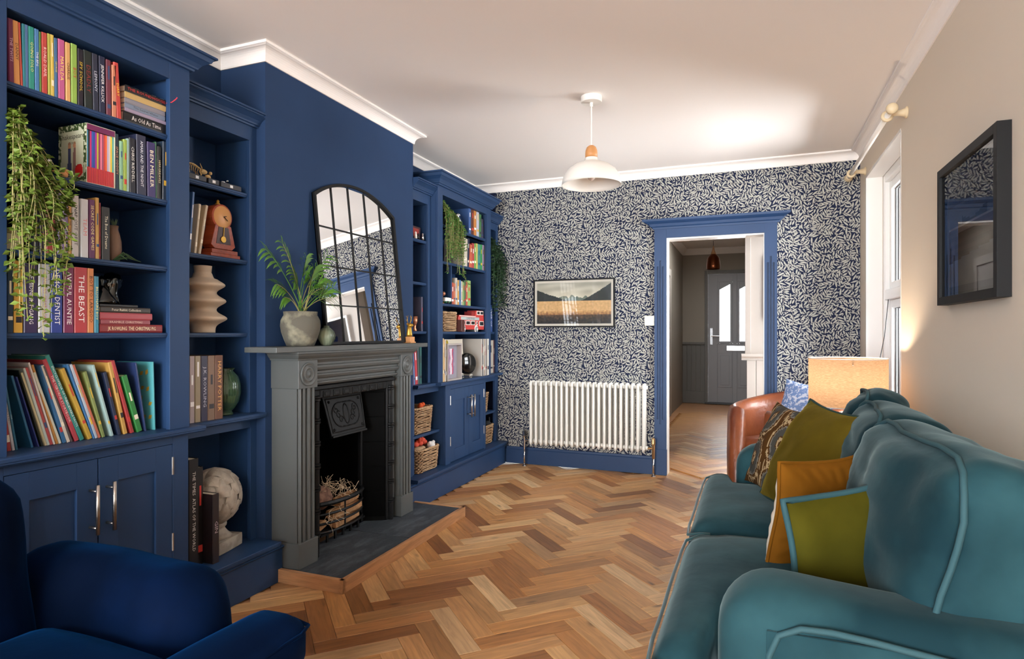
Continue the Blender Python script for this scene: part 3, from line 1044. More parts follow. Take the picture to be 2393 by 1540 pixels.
# cast iron insert
c = thing('cast_iron_insert', 'black cast iron fireplace insert with tiled cheeks and patterned hood', 'fireplace', (-2.19, 2.897, .058))
FY0, FY1 = 2.512, 3.258
xi = -2.068
GC = 2.885                                        # centre of the grate
MB().box(XCH - .01, xi, FY0, FY0 + .062, HZ0, .93).box(XCH - .01, xi, FY1 - .062, FY1, HZ0, .93).box(XCH - .01, xi, FY0 + .062, FY1 - .062, .862, .93).build('iron_frame', 'cast_iron', c, bevel=.006)
MB().prism([(xi, .932), (xi + .012, .927), (xi + .018, .912), (xi + .008, .906), (xi, .904)], 'y', FY0, FY1).build('top_moulding', 'cast_iron', c)
for i in range(7):                                # relief blocks of the top frieze
    y = FY0 + .085 + i * .083
    MB().box(xi, xi + .005, y, y + .05, .868, .899).box(xi + .005, xi + .009, y + .008, y + .042, .875, .892).build('relief_block', 'cast_iron', c, bevel=.002)
    for k in range(3):
        MB().tube([(xi + .002, y + .056 + k * .008, .866), (xi + .002, y + .056 + k * .008, .900)], .003, 6).build('reed', 'cast_iron', c)
for yy in (FY0 + .028, FY1 - .028):               # ringed columns
    pr = [(.016, HZ0)]
    z = .075
    while z < .80:
        pr += [(.016, z), (.016, z + .085), (.023, z + .09), (.023, z + .098), (.017, z + .101), (.023, z + .104), (.023, z + .112)]
        z += .115
    pr += [(.016, z), (.016, .862)]
    MB().lathe(pr, 12, (xi + .002, yy, 0)).build('ringed_column', 'cast_iron', c, smooth=False)
# splayed cheeks with tiles
for sg, ya, yb in ((1, FY0 + .060, GC - .235), (-1, FY1 - .060, GC + .235)):
    A, B = Vector((xi - .008, ya, 0)), Vector((-2.215, yb, 0))
    ch = bpy.data.objects.new('tiled_cheek', None); COL.objects.link(ch); ch.location = A; adopt(ch, c)
    d = (B - A); n_ = Vector((d.y, -d.x, 0)).normalized() * (-.012 * sg)
    mb = MB(); mb.v = [tuple(A + Vector((0, 0, HZ0))), tuple(B + Vector((0, 0, HZ0))), tuple(B + Vector((0, 0, .87))), tuple(A + Vector((0, 0, .87)))]
    mb.v += [tuple(Vector(v) + n_ * .5) for v in mb.v]
    mb.f = [(0, 1, 2, 3), (7, 6, 5, 4), (0, 4, 5, 1), (1, 5, 6, 2), (2, 6, 7, 3), (3, 7, 4, 0)]
    mb.build('backing', 'iron_black', ch)
    for k in range(5):
        z0, z1 = .085 + k * .152, .085 + (k + 1) * .152 - .004
        q = [A + d * .05, A + d * .93]
        mb = MB(); mb.v = [tuple(q[0] + Vector((0, 0, z0))), tuple(q[1] + Vector((0, 0, z0))), tuple(q[1] + Vector((0, 0, z1))), tuple(q[0] + Vector((0, 0, z1)))]
        mb.v += [tuple(Vector(v) - n_ * .6) for v in mb.v]
        mb.f = [(0, 1, 2, 3), (7, 6, 5, 4), (0, 4, 5, 1), (1, 5, 6, 2), (2, 6, 7, 3), (3, 7, 4, 0)]
        mb.build('tile', 'tile_black', ch, bevel=.0015)
MB().box(XL + .002, -2.46, 2.562, 3.233, HZ0, .88).box(-2.46, -2.215, 2.562, GC - .235, HZ0, .88).box(-2.46, -2.215, GC + .235, 3.233, HZ0, .88).box(-2.46, XCH, 2.562, 3.233, .87, .888).build('fireback', 'soot', c)
for yy in (GC - .235, GC + .235):
    MB().box(-2.22, -2.195, yy - .011, yy + .011, HZ0, .64).build('grate_upright', 'cast_iron', c, bevel=.003)
# patterned hood, tilted out over the grate
hd = bpy.data.objects.new('hood', None); COL.objects.link(hd); hd.location = (-2.17, GC, .63); adopt(hd, c)
Hm = Matrix.Translation((-2.172, GC + .005, .852)) @ Matrix.Rotation(R(-13), 4, 'Y')
HWd = .178
mb = MB().prism([(-HWd, 0), (HWd, 0), (HWd * .88, -.225), (-HWd * .88, -.225)], 'x', -.008, .006); mb.xf(Hm); mb.build('hood_plate', 'cast_iron', hd, bevel=.003)
mb = MB().box(-.008, .014, -HWd * .88, HWd * .88, -.232, -.220); mb.xf(Hm); mb.build('hood_lip', 'cast_iron', hd, bevel=.002)
mb = MB().tube([(.007, -HWd * .80, -.205), (.007, HWd * .80, -.205), (.007, HWd * .90, -.018), (.007, -HWd * .90, -.018)], .004, 6, closed=True); mb.xf(Hm); mb.build('hood_border', 'cast_iron', hd)
mb = MB()
for sgn in (-1, 1):
    mb.tube([(.007, sgn * (.050 + .072 * math.sin(a)), -.112 + .068 * math.cos(a)) for a in [PI * i / 14 for i in range(15)]], .0045, 6)
    for k in range(3):                     # scrolls
        pts = []
        for i in range(16):
            a = i / 15 * 2.2 * PI
            r_ = .022 * (1 - i / 20)
            pts.append((.007, sgn * (.066 + .016 * (k - 1)) + r_ * math.cos(a + k), -.112 + (.028 * (k - 1)) + r_ * math.sin(a + k)))
        mb.tube(pts, .0032, 5)
    mb.tube([(.007, 0, -.180), (.007, sgn * .050, -.180)], .0045, 6)
    mb.tube([(.007, 0, -.044), (.007, sgn * .050, -.044)], .0045, 6)
mb.tube([(.007, .024 * math.cos(a), -.112 + .056 * math.sin(a)) for a in [2 * PI * i / 20 for i in range(20)]], .0045, 6, closed=True)
mb.xf(Hm); mb.build('scroll_relief', 'cast_iron', hd, smooth=True)['kind'] = 'stuff'
for a, b_ in ((-.135, -.035), (.135, -.035), (-.128, -.19), (.128, -.19)):
    mb = MB().ball((.007, a, b_), .008, 6)
    mb.xf(Hm); mb.build('hood_stud', 'cast_iron', hd, smooth=True)
MB().ball((-2.36, 2.70, .55), .09, 10, (.7, 1, .8)).build('smoke_shelf', 'cast_iron', c, smooth=True)
# basket bars, bowed
for k, z in enumerate((.118, .165, .215, .272)):
    pts = []
    for i in range(13):
        u = -1 + i / 6
        pts.append((-2.205 + .085 * (1 - u * u) ** .6, GC + u * .228, z))
    MB().tube(pts, .007 if k < 3 else .013, 6).build('fire_bar', 'cast_iron', c)
MB().tube([(-2.122, GC - .03, .10), (-2.122, GC - .03, .272)], .005, 6).build('bar_post', 'cast_iron', c)
MB().box(-2.40, -2.15, GC - .20, GC + .20, .100, .110).build('grate_floor', 'cast_iron', c)
for i in range(5):
    MB().box(-2.16, -2.152, GC - .15 + i * .07, GC - .135 + i * .07, HZ0, .105).build('ash_bar', 'cast_iron', c)

# logs and wood wool in the grate
for i, (x, y, z, a, l, r_) in enumerate(((-2.185, 2.93, .133, 5, .25, .030), (-2.19, 2.94, .183, -4, .26, .032), (-2.20, 2.97, .238, 3, .19, .034), (-2.215, 2.74, .140, 12, .12, .028))):
    mb = MB().soft((r_ * 1.7, l, r_ * 1.5), (0, 0, 0), .008, 5, wr=.006, wf=14, seed=i + 1)
    mb.xf(Matrix.Translation((x, y, z)) @ Matrix.Rotation(R(a), 4, 'Z'))
    o = mb.build('firewood_log', 'firewood', smooth=False)
    tag(o, ['split log lying lowest in the fire basket', 'split log resting in the middle of the fire basket', 'short split log on top of the fire basket', 'small split log at the near end of the fire basket'][i], 'log', 'split logs in the fire basket')
rnd = random.Random(3)
pm('straw_brown', '7a5a48', .85, var=(30, '5a3c30', .4, .6))
mb = MB().ball((-2.225, 2.765, .285), .075, 12, (.8, 1.1, .85))
for i, v in enumerate(mb.v):
    n_ = noise.noise(Vector(v) * 30) * .012
    mb.v[i] = (v[0] + n_, v[1] + n_, v[2] + n_)
nest = mb.build('kindling_nest', 'straw_brown', smooth=True)
tag(nest, 'brown ball of kindling straw with pale curls in the grate', 'kindling')
mb = MB()
for i in range(90):
    y0_ = 2.70 + rnd.random() * .33; z0_ = (.335 if y0_ < 2.82 else .285) + rnd.random() * .035; x0_ = -2.25 + rnd.random() * .10
    if i % 3 == 0 and y0_ < 2.86: z0_ = rnd.uniform(.16, .24); x0_ = -2.14
    p = Vector((x0_, y0_, z0_)); d = Vector((rnd.uniform(-1, 1), rnd.uniform(-1, 1), rnd.uniform(-.6, 1))).normalized()
    pts = [p.copy()]
    for k in range(5):
        d = (d + Vector((rnd.uniform(-1, 1), rnd.uniform(-1, 1), rnd.uniform(-.9, .7))) * .8).normalized()
        p = p + d * .015; pts.append(p.copy())
    mb.tube(pts, .0012, 4)
o = mb.build('wood_wool', pm('wood_wool_pale', 'c9b598', .8), nest); o['kind'] = 'stuff'

# hearth slab with oak edging
h = thing('hearth', 'black slate hearth with an oak edging strip in front of the fireplace', 'hearth', (-1.95, 2.97, 0))
HX, HY0, HY1_ = -1.745, 2.33, 3.622
MB().box(XCH + .002, HX - .022, HY0 + .022, 2.967, 0, .0575).build('slate_slab', 'slate', h, bevel=.002)
MB().box(XCH + .002, HX - .022, 2.970, HY1_ - .022, 0, .0575).build('slate_slab', 'slate', h, bevel=.002)
def edge_strip(p0, p1, nm='edging_strip'):
    L_ = (Vector(p1) - Vector(p0)).length
    mb = MB().box(-L_ / 2, L_ / 2, -.011, .011, 0, .063)
    o = mb.build(nm, 'oak_edge', None, bevel=.0015)
    mid = (Vector(p0) + Vector(p1)) / 2; d = Vector(p1) - Vector(p0)
    o.location = (mid.x, mid.y, 0); o.rotation_euler = (0, 0, math.atan2(d.y, d.x))
    adopt(o, h)
edge_strip((HX - .011, HY0), (HX - .011, HY1_))
edge_strip((-2.12, HY0 + .011), (HX, HY0 + .011))
edge_strip((-2.12, HY1_ - .011), (HX, HY1_ - .011))
# ================================================================ SOFA
s = thing('sofa', 'long teal velvet sofa along the beige wall', 'sofa', (.28, 2.45, 0))
MB().soft((.90, 2.10, .24), (.30, 2.54, .18), .03, 8).build('base', 'teal', s, smooth=True)
MB().soft((.15, 1.98, .62), (.68, 2.54, .45), .06, 10, wr=.01, seed=2).build('back_frame', 'teal', s, smooth=True)
# T-shaped seat cushions: main block plus the ear in front of the arm
SX0 = -.235


def seat_cushion(y0, y1, ear0, ear1, seed):
    mb = MB()
    n = 26
    z0, z1 = .27, .425
    ix = {}
    xa, xb = SX0, .52

    def top(x, y, e0, e1):
        u = (x - xa) / (xb - xa) * 2 - 1; v = (y - e0) / (e1 - e0) * 2 - 1
        return .036 * (1 - u ** 4) * (1 - v ** 4) + .006 * noise.noise(Vector((x * 6 + seed, y * 6, 0)))
    xs = [xa + (xb - xa) * i / n for i in range(n + 1)]
    rows = []
    for i, x in enumerate(xs):
        # ends: ear width near the front, arm line further in
        k = min(1, max(0, (x - (-.13)) / .05)); k = k * k * (3 - 2 * k)
        e0 = ear0 + (y0 - ear0) * k; e1 = ear1 + (y1 - ear1) * k
        fx = 1 - min(1, (x - xa) / .05)             # front rounding
        bx = 1 - min(1, (xb - x) / .05)
        rr = max(fx, bx)
        ring = []
        m = 28
        for j in range(m):                          # top across, then down and back underneath
            w = j / m
            if w < .5:
                t_ = w / .5
                y = e0 + (e1 - e0) * t_
                ed = min(t_, 1 - t_) * (e1 - e0)
                drop = .045 * (1 - min(1, ed / .05)) ** 2
                z = z1 + top(x, y, e0, e1) - drop - .045 * rr ** 2
            else:
                t_ = (w - .5) / .5
                y = e1 + (e0 - e1) * t_
                ed = min(t_, 1 - t_) * (e1 - e0)
                drop = .04 * (1 - min(1, ed / .05)) ** 2
                z = z0 + drop + .045 * rr ** 2
            ring.append((x, y, z))
        rows.append(ring)
    for ring in rows: mb.v += ring
    m = 28
    for i in range(n):
        for j in range(m):
            j2 = (j + 1) % m
            mb.f.append((i * m + j, i * m + j2, (i + 1) * m + j2, (i + 1) * m + j))
    mb.f += [tuple(range(m))[::-1], tuple(n * m + j for j in range(m))]
    o = mb.build('seat_cushion', 'teal', s, smooth=True)
    pz_ = .422
    pts = [(-.15, ear0 + .012, pz_ - .012), (-.19, ear0 + .010, pz_ - .014), (SX0 - .002, ear0 + .035, pz_ - .03)]
    pts += [(SX0 - .008, ear0 + .035 + (ear1 - ear0 - .07) * i / 8, pz_ - .032 + .004 * math.sin(i * 1.7)) for i in range(1, 8)]
    pts += [(SX0 - .002, ear1 - .035, pz_ - .03), (-.19, ear1 - .010, pz_ - .014), (-.15, ear1 - .012, pz_ - .012)]
    MB().tube(pts, .006, 6).build('piping', 'teal_dark_piping', o, smooth=True)
    return o


seat_cushion(1.74, 2.50, 1.48, 2.50, 1)
seat_cushion(2.505, 3.36, 2.505, 3.60, 4)


def scroll_arm(y0, y1, out, seed):
    """thick rounded arm running along x; out = direction of the outer side"""
    a = bpy.data.objects.new('arm', None); COL.objects.link(a); a.location = (.3, (y0 + y1) / 2, 0); adopt(a, s)
    mb = MB()
    n, m = 26, 36
    x0, x1 = -.075, .72
    yc = (y0 + y1) / 2
    hw = (y1 - y0) / 2
    for i in range(n + 1):
        if i < 10:
            x = x0 + .15 * (1 - math.cos(i / 9 * PI / 2))
        else:
            x = x0 + .15 + (x1 - x0 - .15) * (i - 9) / (n - 9)
        q = min(1, (x - x0) / .14)
        k = math.sqrt(max(0, 1 - (1 - q) ** 2))
        k = .05 + .95 * k
        top = .618 - .040 * max(0, x / .7)
        for j in range(m):
            w = 2 * PI * j / m
            c_, s_ = math.cos(w), math.sin(w)
            y = yc + hw * (.55 + .45 * k) * k ** .25 * math.copysign(abs(c_) ** .62, c_)
            zm, hz_ = (top + .12) / 2, (top - .12) / 2
            z = zm + hz_ * (.5 + .5 * k) * math.copysign(abs(s_) ** .50, s_)
            v = Vector((x * 5 + seed, y * 5, z * 5))
            d = noise.noise(v) * .006
            mb.v.append((x, y + d * .6, z + d))
    for i in range(n):
        for j in range(m):
            j2 = (j + 1) % m
            mb.f.append((i * m + j, i * m + j2, (i + 1) * m + j2, (i + 1) * m + j))
    mb.f += [tuple(range(m))[::-1], tuple(n * m + j for j in range(m))]
    mb.build('arm_body', 'teal', a, smooth=True)
    # piped border of the outer panel
    yo = yc + out * hw
    pts = [(.030, yo - out * .016, .22), (.030, yo - out * .010, .40), (.036, yo - out * .006, .49), (.055, yo - out * .004, .538), (.10, yo - out * .004, .560), (.16, yo - out * .004, .562), (.24, yo - out * .003, .556)]
    pts += [(.24 + .45 * i / 6, yo - out * .002, .556 - .05 * i / 6) for i in range(1, 7)]
    MB().tube(pts, .0075, 6).build('piping', 'teal_piping', a, smooth=True)
    MB().soft((.66, .012, .36), (.36, yo - out * .008, .365), .005, 6, puff=(0, .012, 0)).build('outer_panel', 'teal', a, smooth=True)


scroll_arm(1.455, 1.735, -1, 3)
scroll_arm(3.36, 3.63, 1, 8)


def back_cushion(c, size, rot, seed, wr=.022):
    mb = MB().soft(size, (0, 0, 0), .085, 24, puff=(.05, .0, .025), wr=wr, wf=4.5, seed=seed)
    mb.crumple(.018, 11, seed)
    Mx = Matrix.Translation(c) @ Matrix.Rotation(R(rot[2]), 4, 'Z') @ Matrix.Rotation(R(rot[1]), 4, 'Y') @ Matrix.Rotation(R(rot[0]), 4, 'X')
    mb.xf(Mx)
    o = mb.build('back_cushion', 'teal', s, smooth=True)
    h = [x / 2 for x in size]
    pts = []
    for u, v in ((-1, -1), (-1, 1), (1, 1), (1, -1)):
        pts.append((u, v))
    path = []
    for i in range(4):
        a, b_ = pts[i], pts[(i + 1) % 4]
        for k in range(8):
            t_ = k / 8
            u, v = a[0] + (b_[0] - a[0]) * t_, a[1] + (b_[1] - a[1]) * t_
            rr = (abs(u) ** 6 + abs(v) ** 6) ** (1 / 6)
            u, v = u / rr, v / rr
            p = Vector((-h[0] + .03, u * (h[1] - .004), v * (h[2] - .004)))
            q = p * 4.5 + Vector((seed * 7.3, seed * 3.1, seed * 1.7))
            p += Vector((noise.noise(q), noise.noise(q + Vector((5, 0, 0))), noise.noise(q + Vector((0, 9, 0))))) * wr
            path.append(Mx @ (MB.crumple_pt(p, .018, 11, seed) + Vector((-.004, 0, 0))))
    MB().tube(path, .0075, 6, closed=True).build('piping', 'teal_piping', o, smooth=True)
    return o


back_cushion((.475, 1.985, .655), (.27, .82, .49), (0, 14, 3), 1)
back_cushion((.485, 2.68, .660), (.26, .62, .49), (0, 14, -3), 5)
back_cushion((.515, 3.16, .685), (.22, .46, .48), (0, 14, -8), 9)


# ================================================================ SCATTER CUSHIONS
def pillow(name, label, size, loc, rot, front, back, piping, T=.075, seed=0, pipe_r=.006, group='scatter cushions on the sofa', fns=None):
    """square cushion; local XZ is the face, -Y the front; two faces and a piped seam"""
    a = size / 2
    n = 22 if not fns else 56
    Mx = Matrix.Translation(loc) @ Matrix.Rotation(R(rot[2]), 4, 'Z') @ Matrix.Rotation(R(rot[0]), 4, 'X') @ Matrix.Rotation(R(rot[1]), 4, 'Y')
    t = thing(name, label, 'cushion', Mx @ Vector((0, 0, -a)), 0, group)

    def pt(u, v, sg):
        x = a * u * (1 - .09 * (1 - v * v)); z = a * v * (1 - .09 * (1 - u * u))
        th = T * ((1 - u * u) * (1 - v * v)) ** .55
        q = Vector((x * 9 + seed, z * 9, sg))
        cr = .008 * noise.noise(q) + .004 * noise.noise(q * 2.3)
        edge = (1 - max(abs(u), abs(v)))
        # gathers radiating from the seam
        ang = math.atan2(v, u)
        gath = .0045 * math.sin(ang * 26 + seed) * max(0, 1 - edge * 3.2) * min(1, edge * 14)
        wav = .012 * noise.noise(Vector((x * 5 + seed * 2, z * 5, 7)))
        return Mx @ Vector((x, sg * (th + (cr + gath) * min(1, edge * 6)) + wav, z))
    for sg, mat, nm in ((-1, front, 'front_face'), (1, back, 'back_face')):
        mb = MB()
        for j in range(n + 1):
            for i in range(n + 1):
                mb.v.append(tuple(pt(-1 + 2 * i / n, -1 + 2 * j / n, sg)))
        for j in range(n):
            for i in range(n):
                q = (j * (n + 1) + i, j * (n + 1) + i + 1, (j + 1) * (n + 1) + i + 1, (j + 1) * (n + 1) + i)
                mb.f.append(q if sg < 0 else q[::-1])
        cols = None
        if fns and fns.get(sg):
            cols = []
            for j in range(n):
                for i in range(n):
                    cols.append([x / 12.92 if x <= .04045 else ((x + .055) / 1.055) ** 2.4 for x in fns[sg]((i + .5) / n, (j + .5) / n)])
            mat = attr_mat('print_cloth', .9, .1)
        mb.build(nm, mat, t, smooth=True, colors=cols)
    if piping:
        path = []
        for i in range(4):
            c0 = ((-1, -1), (1, -1), (1, 1), (-1, 1))
            p, q = c0[i], c0[(i + 1) % 4]
            for k in range(16):
                w = k / 16
                path.append(pt(p[0] + (q[0] - p[0]) * w, p[1] + (q[1] - p[1]) * w, 0))
        MB().tube(path, pipe_r, 6, closed=True).build('piping', piping, t, smooth=True)
    return t


def hx(h):
    return tuple(int(h[i:i + 2], 16) / 255 for i in (0, 2, 4))


def ikat(u, v):
    """feathered eye medallions on brown, woven vertically"""
    j = .035 * noise.noise(Vector((u * 34, 3, 1))) + .015 * noise.noise(Vector((u * 80, v * 3, 2)))
    w = v + j
    best = None
    for cx_, cy_ in ((.30, .30), (.30, .84), (.80, .57), (.80, .03), (.80, 1.1)):
        d = math.sqrt(((u - cx_) / .20) ** 2 + ((w - cy_) / .225) ** 2)
        best = d if best is None else min(best, d)
    for lim, c_ in ((.16, '4a3014'), (.34, 'a8906c'), (.42, '4a3014'), (.86, '45443f'), (.96, '6f6a60'), (1.08, '4a3014'), (1.18, 'a8906c')):
        if best < lim: return hx(c_)
    return hx('a8906c') if (noise.noise(Vector((u * 26, w * 4, 5))) > .28) else hx('4a3014')


def ikat_pale(u, v):
    j = .05 * noise.noise(Vector((3, v * 40, 1)))
    w = u + j
    c_ = math.sin(v * 40) * .5 + noise.noise(Vector((w * 7, v * 8, 2)))
    if c_ > .75: return hx('8c8a84')
    if c_ < -.78: return hx('9a8436')
    return hx('cfc4b2')


pm('block_print_blue', '6a86b8', .85, var=(55, 'c2cbdd', .5, .56))

pillow('ikat_cushion', 'brown ikat cushion with eye medallions leaning at the far sofa arm', .44, (.113, 3.19, .645), (-22, 0, -72), 'olive_velvet', 'olive_velvet', None, .065, 1, fns={-1: ikat, 1: ikat})
pillow('olive_cushion', 'large olive gold velvet cushion with dark green piping', .50, (.225, 2.86, .665), (-27, 2, -70), 'olive_velvet', 'olive_velvet', 'bottle_green', .095, 2)
pillow('mustard_cushion', 'mustard velvet cushion with a cream patterned reverse', .41, (.20, 2.27, .59), (9, 0, 46), 'mustard', 'mustard', 'mustard', .085, 3, fns={1: ikat_pale})
pillow('green_gold_cushion', 'green gold velvet cushion with a pale teal reverse, nearest the rolled arm', .45, (.265, 1.93, .555), (0, -6, 40), 'olive_green', 'teal_piping', 'teal_piping', .07, 5, .009)

# ================================================================ NAVY ARMCHAIR
a = thing('armchair', 'deep navy velvet armchair in front of the cupboard doors', 'armchair', (-1.45, .95, 0))
MB().soft((.74, .80, .26), (-1.50, .90, .21), .05, 8).build('base', 'navy_velvet', a, smooth=True)
MB().soft((.50, .47, .16), (-1.44, .80, .385), .06, 14, puff=(.0, .0, .03), wr=.008, seed=3).build('seat_cushion', 'navy_velvet', a, smooth=True)
MB().soft((.19, .60, .155), (-1.18, 1.035, .378), .065, 14, puff=(.02, .01, .018), wr=.006, seed=5).build('seat_front', 'navy_velvet', a, smooth=True)
for yc in (1.165, .50):
    mb = MB().soft((.72, .25, .455), (-1.625, yc, .365), .118, 20, puff=(.02, .0, .008), wr=.012, wf=5, seed=yc)
    mb.crumple(.004, 14, 3)
    mb.build('arm', 'navy_velvet', a, smooth=True)
MB().soft((.24, .62, .62), (-1.83, .73, .53), .10, 16, puff=(.03, .01, .02), wr=.012, wf=5, seed=9, rot=Matrix.Rotation(R(-8), 3, 'Y')).build('backrest', 'navy_velvet', a, smooth=True)
MB().tube([(-1.084, .78 + i * .055, .418 + .003 * math.sin(i)) for i in range(10)] + [(-1.10, 1.322, .42), (-1.16, 1.335, .422), (-1.23, 1.33, .424)], .005, 6).build('piping', 'navy_velvet', a, smooth=True)
for dx in (-1.8, -1.16):
    for dy in (.56, 1.22):
        MB().lathe([(.016, 0), (.024, .09)], 10, (dx, dy, 0)).build('leg', 'oak_edge', a)

# ================================================================ LEATHER TUB CHAIR
t = thing('tub_chair', 'worn tan leather tub chair behind the teal sofa', 'armchair', (.22, 4.5, 0))
TUB = Vector((.24, 4.52))
mb = MB()
ring, prof_n = 30, 12
for i in range(ring + 1):
    th = R(20 + 320 * i / ring)                       # open towards the camera side
    back = .5 - .5 * math.cos(R(360 * i / ring))      # 0 at the arm fronts, 1 at the back
    ang = R(-135) + th
    cx_, sy_ = math.cos(ang), math.sin(ang)
    H = .705 + .10 * back ** 1.5
    ro, ri = .40, .30
    for j in range(prof_n):
        w = 2 * PI * j / prof_n
        pr_ = (ro + ri) / 2 + (ro - ri) / 2 * 1.0 * math.copysign(abs(math.cos(w)) ** .6, math.cos(w))
        z = (H + .02) / 2 + (H - .02) / 2 * math.copysign(abs(math.sin(w)) ** .35, math.sin(w))
        mb.v.append((TUB.x + pr_ * cx_, TUB.y + pr_ * sy_, z))
for i in range(ring):
    for j in range(prof_n):
        j2 = (j + 1) % prof_n
        mb.f.append((i * prof_n + j, i * prof_n + j2, (i + 1) * prof_n + j2, (i + 1) * prof_n + j))
mb.f += [tuple(range(prof_n))[::-1], tuple(ring * prof_n + j for j in range(prof_n))]
mb.build('tub_shell', 'leather', t, smooth=True)
MB().soft((.56, .56, .19), (TUB.x, TUB.y - .01, .38), .06, 10, puff=(0, 0, .03), wr=.01, seed=2, rot=Matrix.Rotation(R(45), 3, 'Z')).build('seat_cushion', 'leather', t, smooth=True)
MB().soft((.5, .5, .22), (TUB.x, TUB.y, .18), .04, 8, rot=Matrix.Rotation(R(45), 3, 'Z')).build('seat_base', 'leather_dark', t, smooth=True)
for dx in (-.2, .2):
    for dy in (-.2, .2):
        MB().lathe([(.018, 0), (.025, .1)], 10, (TUB.x + dx, TUB.y + dy, 0)).build('leg', 'leather_dark', t)
pillow('blue_cushion', 'blue and white block-print cushion tucked in the leather chair', .36, (.33, 4.40, .70), (-20, 8, -25), 'block_print_blue', 'block_print_blue', None, .05, 8, group=None)

# ================================================================ LAMP ON ITS TABLE
LX, LY = .50, 3.87
st = thing('side_table', 'small round side table behind the sofa under the lamp', 'table', (LX, LY, 0))
MB().lathe([(.20, .46), (.205, .465), (.205, .48), (.20, .485)], 28, (LX, LY, 0)).build('table_top', 'oak_edge', st)
for k in range(3):
    w = 2 * PI * k / 3
    MB().tube([(LX + .17 * math.cos(w), LY + .17 * math.sin(w), 0), (LX + .06 * math.cos(w), LY + .06 * math.sin(w), .465)], .013, 8).build('leg', 'oak_edge', st)
lp = thing('table_lamp', 'lit table lamp with a cream linen drum shade', 'lamp', (LX, LY, .486))
MB().lathe([(.07, .486), (.075, .495), (.07, .505), (.06, .52), (.085, .58), (.095, .63), (.075, .69), (.03, .73), (.018, .75), (.018, .80)], 24, (LX, LY, 0)).build('lamp_base', 'ceramic_beige', lp, smooth=True)
sh = bpy.data.materials.new('linen_shade'); sh.use_nodes = True
nt = sh.node_tree; nt.nodes.clear()
out = nt.nodes.new('ShaderNodeOutputMaterial'); tl = nt.nodes.new('ShaderNodeBsdfTranslucent'); df = nt.nodes.new('ShaderNodeBsdfDiffuse'); mx = nt.nodes.new('ShaderNodeMixShader')
tc = nt.nodes.new('ShaderNodeTexCoord'); nz = nt.nodes.new('ShaderNodeTexNoise'); mp = nt.nodes.new('ShaderNodeMapping')
mp.inputs['Scale'].default_value = (20, 20, 220); nz.inputs['Scale'].default_value = 3
cr = nt.nodes.new('ShaderNodeValToRGB'); cr.color_ramp.elements[0].color = lin('6c5744'); cr.color_ramp.elements[1].color = lin('7e6955')
cr.color_ramp.elements[0].position = .35; cr.color_ramp.elements[1].position = .65
for l_ in ((tc.outputs['Object'], mp.inputs[0]), (mp.outputs[0], nz.inputs['Vector']), (nz.outputs['Fac'], cr.inputs[0]), (cr.outputs[0], tl.inputs[0]), (cr.outputs[0], df.inputs[0]), (tl.outputs[0], mx.inputs[1]), (df.outputs[0], mx.inputs[2]), (mx.outputs[0], out.inputs[0])):
    nt.links.new(*l_)
mx.inputs[0].default_value = .45
MATS['linen_shade'] = sh
SZ0, SZ1, SR = .795, 1.058, .197
MB().lathe([(SR, SZ0), (SR, SZ1)], 48, (LX, LY, 0), caps=False).build('drum_shade', 'linen_shade', lp, smooth=True)
for z in (SZ0, SZ1):
    MB().tube([(LX + SR * math.cos(2 * PI * k / 40), LY + SR * math.sin(2 * PI * k / 40), z) for k in range(40)], .003, 6, closed=True).build('shade_rim', 'white', lp)
MB().tube([(LX - SR, LY, SZ1 - .03), (LX + SR, LY, SZ1 - .03)], .002, 5).tube([(LX, LY - SR, SZ1 - .03), (LX, LY + SR, SZ1 - .03)], .002, 5).build('shade_spider', 'steel', lp)
pm('bulb_lit', 'fff0d8', .3, emit=('ffdca8', 2))
MB().ball((LX, LY, .87), .03, 8, (1, 1, 1.3)).build('bulb', 'bulb_lit', lp, smooth=True)
ll = bpy.data.lights.new('lamp_glow', 'POINT'); ll.energy = 8.5; ll.color = (1, .80, .60); ll.shadow_soft_size = .045
lo = bpy.data.objects.new('lamp_glow', ll); COL.objects.link(lo); lo.location = (LX, LY, .93); lo['kind'] = 'helper'; adopt(lo, lp)
pts = [(.90, 4.93, 1.47), (.885, 4.90, 1.45), (.86, 4.80, 1.36), (.80, 4.55, 1.18), (.72, 4.25, 1.03), (.66, 4.10, .93), (.60, 3.99, .78)]
o = MB().tube(pts, .0025, 6).build('cable', 'black_plastic', smooth=True)
tag(o, 'thin black cable running from the window frame down to the lamp', 'cable')

# ================================================================ RADIATOR
rd = thing('radiator', 'white column radiator under the landscape picture', 'radiator', (-1.337, 5.2, .0))
RX0, RX1, RZ0, RZ1, RYF = -1.853, -.821, .188, .787, 5.135
mb = MB()
for k in range(3):
    y = k * .042
    mb.lathe([(.0135, RZ0 + .035), (.0135, RZ1 - .035)], 10, (0, y, 0), caps=False)
    for zz, sg in ((RZ0 + .035, -1), (RZ1 - .035, 1)):
        b0 = len(mb.v); mb.ball((0, y, zz), .0135, 6, (1, 1, 1.7))
mb.soft((.028, .115, .042), (0, .042, RZ0 + .045), .012, 4).soft((.028, .115, .042), (0, .042, RZ1 - .045), .012, 4)
secm = bpy.data.meshes.new('column_section'); secm.from_pydata(mb.v, [], mb.f); secm.materials.append(M['radiator_white'])
secm.polygons.foreach_set('use_smooth', [True] * len(secm.polygons))
for i in range(22):
    o = bpy.data.objects.new('column_section', secm); COL.objects.link(o)
    o.location = (RX0 + .018 + (RX1 - RX0 - .036) * i / 21, RYF + .014, 0); adopt(o, rd)
for zz in (RZ0 + .045, RZ1 - .045):
    MB().tube([(RX0 - .012, RYF + .056, zz), (RX1 + .012, RYF + .056, zz)], .017, 10).build('header_tube', 'radiator_white', rd, smooth=True)
